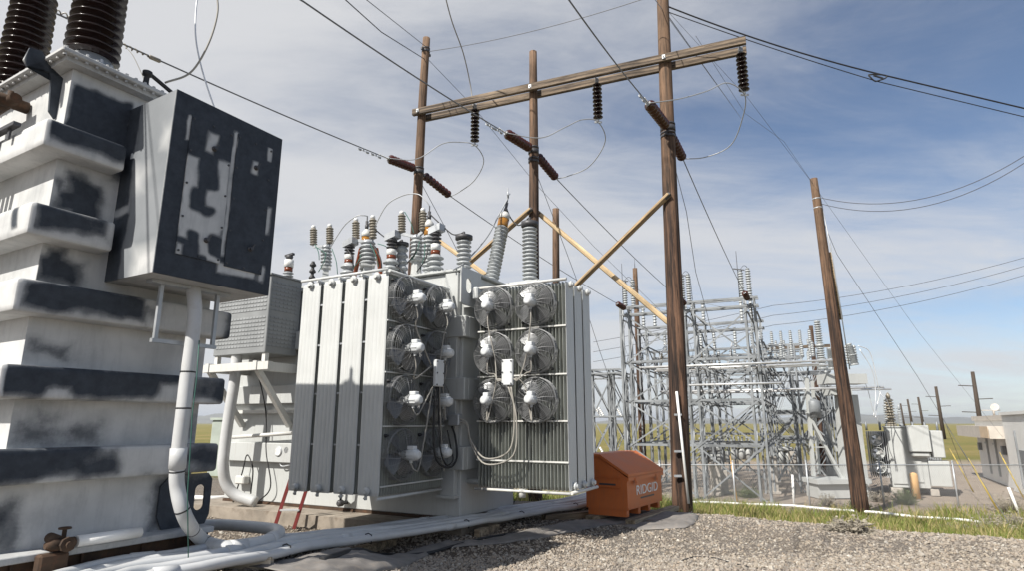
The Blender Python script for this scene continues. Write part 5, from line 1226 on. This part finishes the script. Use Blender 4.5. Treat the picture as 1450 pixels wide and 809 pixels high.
lx = (co[:, 0]-K2.x); ly = co[:, 1]-K2.y; la = lx*A2.x+ly*A2.y; lb = lx*B2.x+ly*B2.y
brown_zone = sm((la+2.6+.3*nz)/.8)*sm((2.6-la)/.8)*sm((lb+2.4)/.8)*sm((7-lb)/1)*.55  # darker brown ground around both transformers
brown_zone = np.maximum(brown_zone, sm((-co[:, 0]-2.0+.3*nz)/.8)*sm((9.5-co[:, 1])/1)*.6)
ground = np_mesh('ground', co, fq, gravel_mat(), True, (('bank', 'FLOAT', bank), ('yard', 'FLOAT', yardw), ('field', 'FLOAT', fieldw), ('brown_zone', 'FLOAT', brown_zone)))
ground['kind'] = 'structure'
# loose stones (none on the ground cloth)
path = [(395, 815, .55), (450, 802, .5), (520, 793, .42), (600, 783, .16), (690, 771, .2), (740, 762, .35), (800, 750, .38), (850, 742, .42), (900, 736, .6), (945, 730, .65), (980, 727, .5), (1010, 724, .06)]
pp_ = [hit(u, v) for u, v, w in path]; ws = [w for _, _, w in path]; sp_ = smoothpath(pp_, 10); NS = len(sp_)
CPX = np.array([(p.x, p.y) for p in sp_]); CW = np.interp(np.arange(NS)/10, np.arange(len(ws)), ws)
def stones(N, seed, x0, x1, y0, y1, smin, smax, dmax):
    g = np.random.default_rng(seed); ph = (1+5**.5)/2
    ico = np.array([(-1, ph, 0), (1, ph, 0), (-1, -ph, 0), (1, -ph, 0), (0, -1, ph), (0, 1, ph), (0, -1, -ph), (0, 1, -ph), (ph, 0, -1), (ph, 0, 1), (-ph, 0, -1), (-ph, 0, 1)])/1.9
    f = np.array([(0, 11, 5), (0, 5, 1), (0, 1, 7), (0, 7, 10), (0, 10, 11), (1, 5, 9), (5, 11, 4), (11, 10, 2), (10, 7, 6), (7, 1, 8), (3, 9, 4), (3, 4, 2), (3, 2, 6), (3, 6, 8), (3, 8, 9), (4, 9, 5), (2, 4, 11), (6, 2, 10), (8, 6, 7), (9, 8, 1)])
    y = y0+(y1-y0)*g.random(N)**1.35; x = x0+(x1-x0)*g.random(N); keep = (np.abs(x) < y*.88+.5) & (padd(x, y) < dmax+.3*g.random(N)); x, y = x[keep], y[keep]
    dd = np.hypot(x[:, None]-CPX[None, ::3, 0], y[:, None]-CPX[None, ::3, 1])-CW[None, ::3]*.62; kk = (dd.min(1) > 0) | (g.random(len(x)) < .10); x, y = x[kk], y[kk]; n = len(x)
    s = smin+(smax-smin)*g.random(n)**2.6
    q = g.normal(size=(n, 4)); q /= np.linalg.norm(q, axis=1)[:, None]; w, a, b, c = q.T
    Rm = np.stack([1-2*(b*b+c*c), 2*(a*b-c*w), 2*(a*c+b*w), 2*(a*b+c*w), 1-2*(a*a+c*c), 2*(b*c-a*w), 2*(a*c-b*w), 2*(b*c+a*w), 1-2*(a*a+b*b)], -1).reshape(n, 3, 3)
    v = ico[None]*(1+.32*g.normal(size=(n, 12, 1))*.6)*np.stack([np.ones(n), .6+.4*g.random(n), .45+.35*g.random(n)], -1)[:, None]
    v = np.einsum('nij,nkj->nki', Rm, v)*s[:, None, None]; v[:, :, 2] *= .8
    v += np.stack([x, y, terrain(x, y)+s*.18], -1)[:, None]
    pal = np.array([(.29, .235, .185), (.38, .31, .24), (.24, .205, .175), (.32, .235, .165), (.47, .42, .36), (.17, .145, .125), (.42, .34, .25), (.62, .57, .5)]); cc = np.array([1.03, 1.08, 1.10])*pal[g.choice(8, n, p=[.22, .2, .15, .13, .12, .08, .07, .03])]*(.8+.4*g.random((n, 1)))
    cc = .6*cc+.4*np.array([.30, .265, .225])
    cc = np.concatenate([cc, np.ones((n, 1))], 1)
    return v.reshape(-1, 3), (f[None]+12*np.arange(n)[:, None, None]).reshape(-1, 3), np.repeat(cc, 12, 0)
sets = [stones(55000, 1, -3.5, 7.5, 4.6, 8.2, .007, .026, .1), stones(45000, 2, -6, 8.5, 7.0, 13, .009, .030, .15), stones(420, 5, -5, 8, 4.6, 12, .028, .065, .2)]
cv_, cf_, cc_, off = [], [], [], 0
for v, f, c in sets: cv_.append(v); cf_.append(f+off); cc_.append(c); off += len(v)
sm_t = NT('loose_stone'); sm_t.color(sm_t.mix(.25, sm_t.attr('tint').outputs['Color'], sm_t.ramp(sm_t.noise(60, 4), [(.3, (.10, .085, .07)), (.7, (.40, .35, .30))]))).rough(.9)
st_o = np_mesh('gravel_stones', np.concatenate(cv_), np.concatenate(cf_), sm_t.m, False, (('tint', 'FLOAT_COLOR', np.concatenate(cc_)),)); st_o['kind'] = 'stuff'
# grass on the bank
def blades(N, seed, fy, h0, h1, wid, pal):
    g = np.random.default_rng(seed); x = -3+30*g.random(N); y = fy(g.random(N)); d = padd(x, y); cl = wav(x, y, 1.0)+.7*wav(x+5, y+9, 2.7)
    keep = (d > .1+.35*g.random(N)) & (y < 24.4+5*np.clip((12-x)/7, 0, 1)+1.0*g.normal(size=N)) & (cl+.55*g.normal(size=N) > -.05) & (np.abs(x) < y*.9); x, y, cl = x[keep], y[keep], cl[keep]; n = len(x)
    h = (h0+(h1-h0)*g.random(n)**1.5)*(.75+.3*np.clip(cl, -1, 1.4)); a = g.random(n)*2*pi; w = wid*(.6+.8*g.random(n)); ln = .25+.5*g.random(n); b = g.random(n)*2*pi
    z = terrain(x, y)-.01; dx, dy = np.cos(a)*w, np.sin(a)*w; lx, ly = np.cos(b)*h*ln, np.sin(b)*h*ln
    P = np.stack([np.stack([x-dx, y-dy, z], -1), np.stack([x+dx, y+dy, z], -1), np.stack([x+dx*.7+lx*.35, y+dy*.7+ly*.35, z+h*.6], -1), np.stack([x-dx*.7+lx*.35, y-dy*.7+ly*.35, z+h*.6], -1), np.stack([x+lx, y+ly, z+h], -1)], 1)
    base = 5*np.arange(n)[:, None]; f = np.concatenate([base+np.array([[0, 1, 2]]), base+np.array([[0, 2, 3]]), base+np.array([[3, 2, 4]])]);
    pal = np.array(pal); pr = np.clip(.42+.36*wav(x, y, .8)+.25*g.normal(size=n), 0, .999); c = pal[(pr*len(pal)).astype(int)]*(.7+.6*g.random((n, 1)))
    return P.reshape(-1, 3), f, np.repeat(np.concatenate([c, np.ones((n, 1))], 1), 5, 0)
gp = [(.50, .41, .21), (.37, .33, .13), (.25, .27, .075), (.17, .23, .05), (.22, .27, .07), (.31, .32, .11)]
cv_, cf_, cc_, off = [], [], [], 0
for v, f, c in (blades(95000, 3, lambda u: 8.6+9*u, .05, .26, .006, gp), blades(130000, 4, lambda u: 15+17*u, .10, .50, .011, gp)): cv_.append(v); cf_.append(f+off); cc_.append(c); off += len(v)
gt = NT('grass_blades'); gt.color(gt.attr('tint').outputs['Color']).rough(.7).spec(.2)
tr_ = gt.n('ShaderNodeBsdfTranslucent'); gt.l(gt.attr('tint').outputs['Color'], tr_.inputs[0]); mx = gt.n('ShaderNodeMixShader'); mx.inputs[0].default_value = .4; gt.l(gt.b.outputs[0], mx.inputs[1]); gt.l(tr_.outputs[0], mx.inputs[2]); gt.l(mx.outputs[0], gt.out.inputs[0])
go = np_mesh('grass', np.concatenate(cv_), np.concatenate(cf_), gt.m, False, (('tint', 'FLOAT_COLOR', np.concatenate(cc_)),)); tag(go, 'green and straw coloured grass on the bank before the fence', 'grass', kind='stuff')
# brush
brush_m = {'grey': paint('grey_brush', (.30, .27, .22), .9, amt=.3), 'green': paint('green_brush', (.10, .125, .05), .9, amt=.3), 'dark': paint('dark_brush', (.065, .085, .035), .9, amt=.3)}
for i, (u, v, rad, hh, kd, lab) in enumerate(((1443, 752, .62, .6, 'grey', 'dry grey brush at the right edge above the gravel rim'), (1405, 756, .6, .45, 'grey', 'dry grey brush where the white ground pipe ends'), (1362, 757, .45, .3, 'grey', 'low dry grey tuft in front of the white ground pipe'), (1431, 728, .8, .8, 'grey', 'dry grey brush behind the others, by the white stake'), (1245, 712, .55, .55, 'grey', 'grey green shrub at the foot of the fence near the yard transformer'), (1282, 716, .6, .65, 'green', 'green leafy shrub at the fence below the tan bollard'), (1215, 724, .45, .5, 'dark', 'dark green shrub at the foot of the leaning timber pole'), (1172, 718, .5, .5, 'grey', 'greyish shrub left of the leaning timber pole'), (1060, 706, .7, .55, 'green', 'green shrub in front of the steel yard columns'), (1205, 755, .35, .2, 'grey', 'dry tuft on the gravel rim in the middle right'))):
    p = hit(u, v); g = random.Random(i); t = MB()
    for k in range(170):
        a = g.uniform(0, 2*pi); e = g.uniform(.25, 1.45); L = hh*g.uniform(.5, 1.1); d = V((cos(a)*cos(e)*rad/hh, sin(a)*cos(e)*rad/hh, sin(e)))
        o_ = V((cos(a), sin(a), 0))*g.uniform(0, .3)*rad; q = p+o_; m_ = q+d*L*.6+V((g.gauss(0, .03), g.gauss(0, .03), 0)); e_ = q+d*L+V((g.gauss(0, .06), g.gauss(0, .06), g.gauss(0, .04)))
        t.tube([q-V((0, 0, .05)), m_, e_], .008, 3, rf=lambda z: .008*(1-.7*z))
        for j in range(6 if kd != 'grey' else 3):
            c = m_.lerp(e_, g.random()); s = g.uniform(.02, .05); n1 = V((g.gauss(0, 1), g.gauss(0, 1), g.gauss(0, 1))).normalized(); x_, y_ = frame(n1); t.add([c-x_*s, c+y_*s*.4, c+x_*s, c-y_*s*.4], [(0, 1, 2, 3)])
    tag(t.build('brush', brush_m[kd], None, loc=p), lab, 'shrub', 'brush along the bank')

# ---- grey conduits laid side by side on wooden blocks
cen = [(60, 845), (170, 812), (300, 791), (400, 773), (480, 763), (560, 752), (640, 740), (700, 731), (760, 721), (815, 713), (850, 702)]
base_pts = [gnd(u, v, z) for (u, v), z in zip(cen, (.47, .47, .46, .40, .29, .21, .17, .15, .15, .15, .15))]; nP = 7
names_ = ['nearest', 'second nearest', 'third nearest', 'middle', 'third farthest', 'second farthest', 'farthest']
ordw = smoothpath(base_pts, 6)
for k in range(nP):
    offp = []
    for i, p in enumerate(ordw):
        d = (ordw[min(i+1, len(ordw)-1)]-ordw[max(i-1, 0)]); n_ = V((-d.y, d.x, 0)).normalized()
        offp.append(p+n_*(k-3)*.098+V((0, 0, .022*((k*7) % 3)+.02*NZ.noise(V((i*.3, k*2.1, 0)))))+n_*.008*NZ.noise(V((i*.25, k*3.3, 5))))
    t = MB(); t.tube(offp, .045, 10); o = t.build('conduit_pipe', pvc, None, loc=offp[10]); tag(o, '%s of the grey conduits lying side by side across the gravel' % names_[k], 'conduit', 'grey conduits on the ground')
    t = MB()
    for i in (8+5*((k*3) % 5), 34+4*((k*2) % 5)):
        d = (offp[i+1]-offp[i]).normalized(); t.lathe([(-.09, .0455), (-.088, .051), (.088, .051), (.09, .0455)], offp[i], d, 12)
    split_build(t, 'coupling', pvc, o, True)
sb = []
for j, i in enumerate((16, 25, 36, 44, 52)):
    p = ordw[i]; d = (ordw[i+1]-ordw[i-1]).normalized(); n_ = V((-d.y, d.x, 0)); t = MB(); pts = []
    for q in range(30):
        s = -1+2*(q % 15)/14 if q < 15 else 1-2*((q-15) % 15)/14; zz = .05 if q < 15 else -.05
        pts.append(p+n_*s*.325+V((0, 0, zz+.008*cos(s*22))))
    t.tube(pts, .007, 5, closed=True); tag(t.build('tie_wire', black, None, loc=p), ('black tie wire round the grey conduits, number nearest the white conduit loop', 'black tie wire round the grey conduits left of the ladder', 'black tie wire round the grey conduits below the left fans', 'black tie wire round the grey conduits below the tank corner', 'black tie wire round the grey conduits in the sun spot')[j].replace('number ', ''), 'tie wire', 'tie wires on the conduits')
def block(u, v, L, w, h, rz, lab, m=timber):
    p = hit(u, v); t = MB(); t.box(-L/2, L/2, -w/2, w/2, -.02, h, .008); o = t.build('wood_block', m, None); o.location = (p.x, p.y, tz(p.x, p.y)); o.rotation_euler.z = rz; tag(o, lab, 'wood block', 'wood blocks on the gravel')
pale_block = wood('pale_sawn_wood', (.38, .31, .22), (.62, .54, .42), 'x', .3)
block(352, 806, .40, .13, .10, .1, 'pale sawn wood block below the white conduit loop at the bottom left', pale_block)
block(531, 781, .12, .75, .10, R(-28), 'wood block under the grey conduits below the left fans')
block(690, 757, .10, .60, .10, R(-28), 'wood block under the grey conduits below the tank corner')
block(815, 735, 1.3, .16, .10, R(28), 'long grey timber between the conduits and the orange chest')
# ---- grey ground cloth strip, rumpled
vs, fs = [], []; NWD = 16
for i, p in enumerate(sp_):
    k = i/10; j = min(int(k), len(ws)-2); f_ = k-j; w = ws[j]*(1-f_)+ws[j+1]*f_ if j < len(ws)-1 else ws[-1]
    w *= 1+.22*NZ.noise(V((i*.14, 3, 0))); d = sp_[min(i+1, NS-1)]-sp_[max(i-1, 0)]; n_ = V((-d.y, d.x, 0)).normalized()
    for q in range(NWD+1):
        s = q/NWD-.5; e = p+n_*(s*w*1.5+.07*NZ.noise(V((i*.3, q*.02, 9)))); rz = .030*abs(NZ.noise(V((e.x*5, e.y*5, 1))))+.035*NZ.noise(V((e.x*1.8, e.y*1.8, 4)))*(1-abs(2*s))
        zt = tz(e.x, e.y); edge_ = 1-max(0, abs(2*s)-.8)/.2
        vs.append(V((e.x, e.y, zt+.012+(.018+max(0, rz)*1.6)*edge_)))
for i in range(NS-1):
    for q in range(NWD): a = i*(NWD+1)+q; fs.append((a, a+NWD+1, a+NWD+2, a+1))
t = MB(); t.add(vs, fs, True); tarp_m = paint('grey_ground_cloth', (.185, .172, .16), .85, amt=.25, scale=5, dirt=(.30, .25, .2), dirtamt=.6, bump=.15)
o = t.build('ground_cloth', tarp_m, None, loc=sp_[NS//2]); tag(o, 'rumpled strip of dusty grey ground cloth along the edge of the gravel', 'ground cloth')
sd = o.modifiers.new('thickness', 'SOLIDIFY'); sd.thickness = .006
pts = smoothpath([hit(u, v)+V((0, 0, .03)) for u, v in ((455, 800), (505, 785), (535, 790), (575, 791), (610, 787), (640, 778), (690, 765), (770, 752))], 8)
t = MB(); t.tube(pts, .018, 7, rf=lambda k: .030*(1-.8*k)+.006); tag(t.build('black_hose', black, None, loc=pts[0]), 'black hose or rolled plastic lying along the grey ground cloth', 'hose')
pts = smoothpath([hit(u, v)+V((0, 0, .012)) for u, v in ((965, 796), (985, 791), (1010, 792), (1035, 799), (1060, 805))], 8)
t = MB(); t.tube(pts, .006, 6); tag(t.build('cable_offcut', black, None, loc=pts[0]), 'thin black cable offcut on the open gravel in front', 'cable')
# cables heaped under the radiators, rear conduits
for i, (pts, m, r_, lab) in enumerate(((((725, 716), (760, 709), (790, 712), (820, 705)), black, .025, 'black cable heaped behind the conduits under the right fans'), (((735, 709), (770, 702), (800, 706), (835, 700)), black, .022, 'second black cable heaped under the right fans'), (((312, 735), (340, 716), (380, 720), (420, 740), (440, 748)), pvc, .02, 'pale hose curling past the ladder foot'), (((560, 742), (600, 737), (640, 728), (668, 722)), black, .012, 'thin black cable along the foot of the fan cooled transformer'))):
    pts = smoothpath([hit(u, v)+V((0, 0, .05+.04*(j % 2))) for j, (u, v) in enumerate(pts)], 8); t = MB(); t.tube(pts, r_, 8); tag(t.build('loose_cable', m, None, loc=pts[0]), lab, 'cable', 'loose cables on the ground')
for j in (0, 1):
    pts = smoothpath([hit(u, v)+V((0, 0, .08)) for u, v in ((250, 722-j*12), (300, 722-j*10), (345, 718-j*9), (372, 716-j*9))], 6); t = MB(); t.tube(pts, .05, 10); tag(t.build('conduit_pipe', pvc_white, None, loc=pts[0]), ('white pipe on the ground seen through the slot of the near transformer', 'second white pipe on the ground behind the near transformer')[j], 'conduit')
# things beyond the gap between the transformers
t = MB(); p = V((-9.6, 22, tz(-9.6, 22))); t.box(-.7, .7, -.5, .5, 0, 1.9, .03); t.box(-.75, .75, -.55, .55, 1.901, 1.98); o = t.build('cabinet', paint('pale_green_cabinet', (.42, .47, .42), .5), None); o.location = p; tag(o, 'pale green cabinet seen through the gap behind the riser pipe', 'cabinet')
# ---- far hills
hx = np.linspace(-9000, 9000, 361); prof = np.zeros_like(hx)
for c, w, h in ((-3300, 300, 190), (-2500, 500, 120), (-4200, 600, 160), (3000, 900, 85), (4200, 700, 110), (5200, 900, 95), (1500, 800, 40), (-800, 900, 45)): prof += h*np.exp(-((hx-c)/w)**2)
prof *= .62; prof += 9*np.sin(hx/170)+9*np.sin(hx/61+1)+8; prof = np.maximum(prof, 2)
rows_ = [(0, 0.0), (400, .45), (800, .8), (1300, 1.0), (2200, .6), (3200, 0)]
hv = np.concatenate([np.stack([hx, 6300+dy+60*np.sin(hx/333), prof*k*(1+.08*np.sin(hx/90+dy))-6], -1) for dy, k in rows_]); ni = len(hx)
hf = np.array([(r_*ni+i, r_*ni+i+1, (r_+1)*ni+i+1, (r_+1)*ni+i) for r_ in range(len(rows_)-1) for i in range(ni-1)])
ho = np_mesh('hills', hv, hf, paint('hill_scrub', (.16, .15, .11), .95, amt=.25, scale=.004), True); ho['kind'] = 'structure'
# ================================================================== daylight
HAZE = .9e-4
EL = R(45); SX, SY = -.70, -.714
sun_dir = V((SX*cos(EL), SY*cos(EL), sin(EL))).normalized()
ld = bpy.data.lights.new('sun', 'SUN'); ld.energy = 5.0; ld.angle = R(.53); ld.color = (1, .95, .87)
lo = bpy.data.objects.new('sun', ld); col.objects.link(lo); lo.rotation_euler = sun_dir.to_track_quat('Z', 'Y').to_euler(); lo.location = (-20, -15, 30)
w = bpy.data.worlds.new('World'); scn.world = w; w.use_nodes = True; nt = w.node_tree; nt.nodes.clear()
def N(t, **k):
    x = nt.nodes.new(t)
    for a, b in k.items(): setattr(x, a, b)
    return x
out = N('ShaderNodeOutputWorld'); bg = N('ShaderNodeBackground'); bg.inputs[1].default_value = .088; nt.links.new(bg.outputs[0], out.inputs[0])
sky = N('ShaderNodeTexSky', sky_type='NISHITA'); sky.sun_disc = False; sky.sun_elevation = EL; sky.sun_rotation = atan2(SX, SY); sky.air_density = 1.0; sky.dust_density = .7; sky.ozone_density = 1.6; sky.altitude = 1400
co_ = N('ShaderNodeTexCoord'); sep = N('ShaderNodeSeparateXYZ'); nt.links.new(co_.outputs['Generated'], sep.inputs[0])
def ma(op, a, b=0.0, c=0.0, clamp=False):
    x = N('ShaderNodeMath', operation=op); x.use_clamp = clamp
    for i, v in enumerate((a, b, c)):
        if isinstance(v, (int, float)): x.inputs[i].default_value = v
        else: nt.links.new(v, x.inputs[i])
    return x.outputs[0]
X_, Y_, Z_ = sep.outputs
zz = ma('ADD', ma('MAXIMUM', Z_, 0.0), .16)
cmb = N('ShaderNodeCombineXYZ'); nt.links.new(ma('DIVIDE', X_, zz), cmb.inputs[0]); nt.links.new(ma('DIVIDE', Y_, zz), cmb.inputs[1])
mp = N('ShaderNodeMapping'); mp.inputs['Rotation'].default_value = (0, 0, R(-24)); mp.inputs['Scale'].default_value = (.55, 1.05, 1); mp.inputs['Location'].default_value = (2.3, .7, 0); nt.links.new(cmb.outputs[0], mp.inputs[0])
def noi(s, d, r, dist, vec): 
    x = N('ShaderNodeTexNoise'); x.inputs['Scale'].default_value = s; x.inputs['Detail'].default_value = d; x.inputs['Roughness'].default_value = r; x.inputs['Distortion'].default_value = dist; nt.links.new(vec, x.inputs['Vector']); return x.outputs['Fac']
n1 = noi(.9, 10, .62, .5, mp.outputs[0]); n2 = noi(3.2, 8, .65, .8, mp.outputs[0])
den = ma('ADD', ma('MULTIPLY', n1, .84), ma('MULTIPLY', n2, .26))
# thicker veil to the left and low down, clearer to the upper right
az = ma('DIVIDE', X_, ma('MAXIMUM', ma('SQRT', ma('ADD', ma('MULTIPLY', X_, X_), ma('MULTIPLY', Y_, Y_))), .01))
bias = ma('ADD', ma('MULTIPLY', az, -.22), ma('MULTIPLY', ma('SUBTRACT', .36, Z_), .34))
den = ma('ADD', den, bias)
mr = N('ShaderNodeMapRange', interpolation_type='SMOOTHSTEP'); nt.links.new(den, mr.inputs[0]); mr.inputs[1].default_value = .25; mr.inputs[2].default_value = .70; mr.inputs[3].default_value = .02; mr.inputs[4].default_value = .95
mx = N('ShaderNodeMix', data_type='RGBA'); nt.links.new(mr.outputs[0], mx.inputs[0]); nt.links.new(sky.outputs[0], mx.inputs[6]); mx.inputs[7].default_value = (6.0, 6.05, 6.2, 1)
nt.links.new(mx.outputs[2], bg.inputs[0])
# ---- the air
t = MB(); t.box(-9500, 9500, -400, 12500, -12, 150); hz = t.build('haze', grey_paint, None); hz['kind'] = 'stuff'
hm = bpy.data.materials.new('air'); hm.use_nodes = True; q = hm.node_tree; q.nodes.clear(); o_ = q.nodes.new('ShaderNodeOutputMaterial'); pv = q.nodes.new('ShaderNodeVolumePrincipled'); pv.inputs['Density'].default_value = HAZE; pv.inputs['Color'].default_value = (.80, .88, 1, 1); pv.inputs['Anisotropy'].default_value = .2; q.links.new(pv.outputs[0], o_.inputs['Volume']); hz.data.materials.clear(); hz.data.materials.append(hm)
# ------------------------------------------------------------------ render settings
scn.render.engine = 'CYCLES'; scn.view_settings.view_transform = 'Standard'; scn.view_settings.look = 'None'; scn.view_settings.exposure = .45; scn.view_settings.gamma = 1; scn.view_settings.use_curve_mapping = False
scn.render.resolution_x = 1024; scn.render.resolution_y = 572
scn.cycles.max_bounces = 6; scn.cycles.diffuse_bounces = 3; scn.cycles.transparent_max_bounces = 4
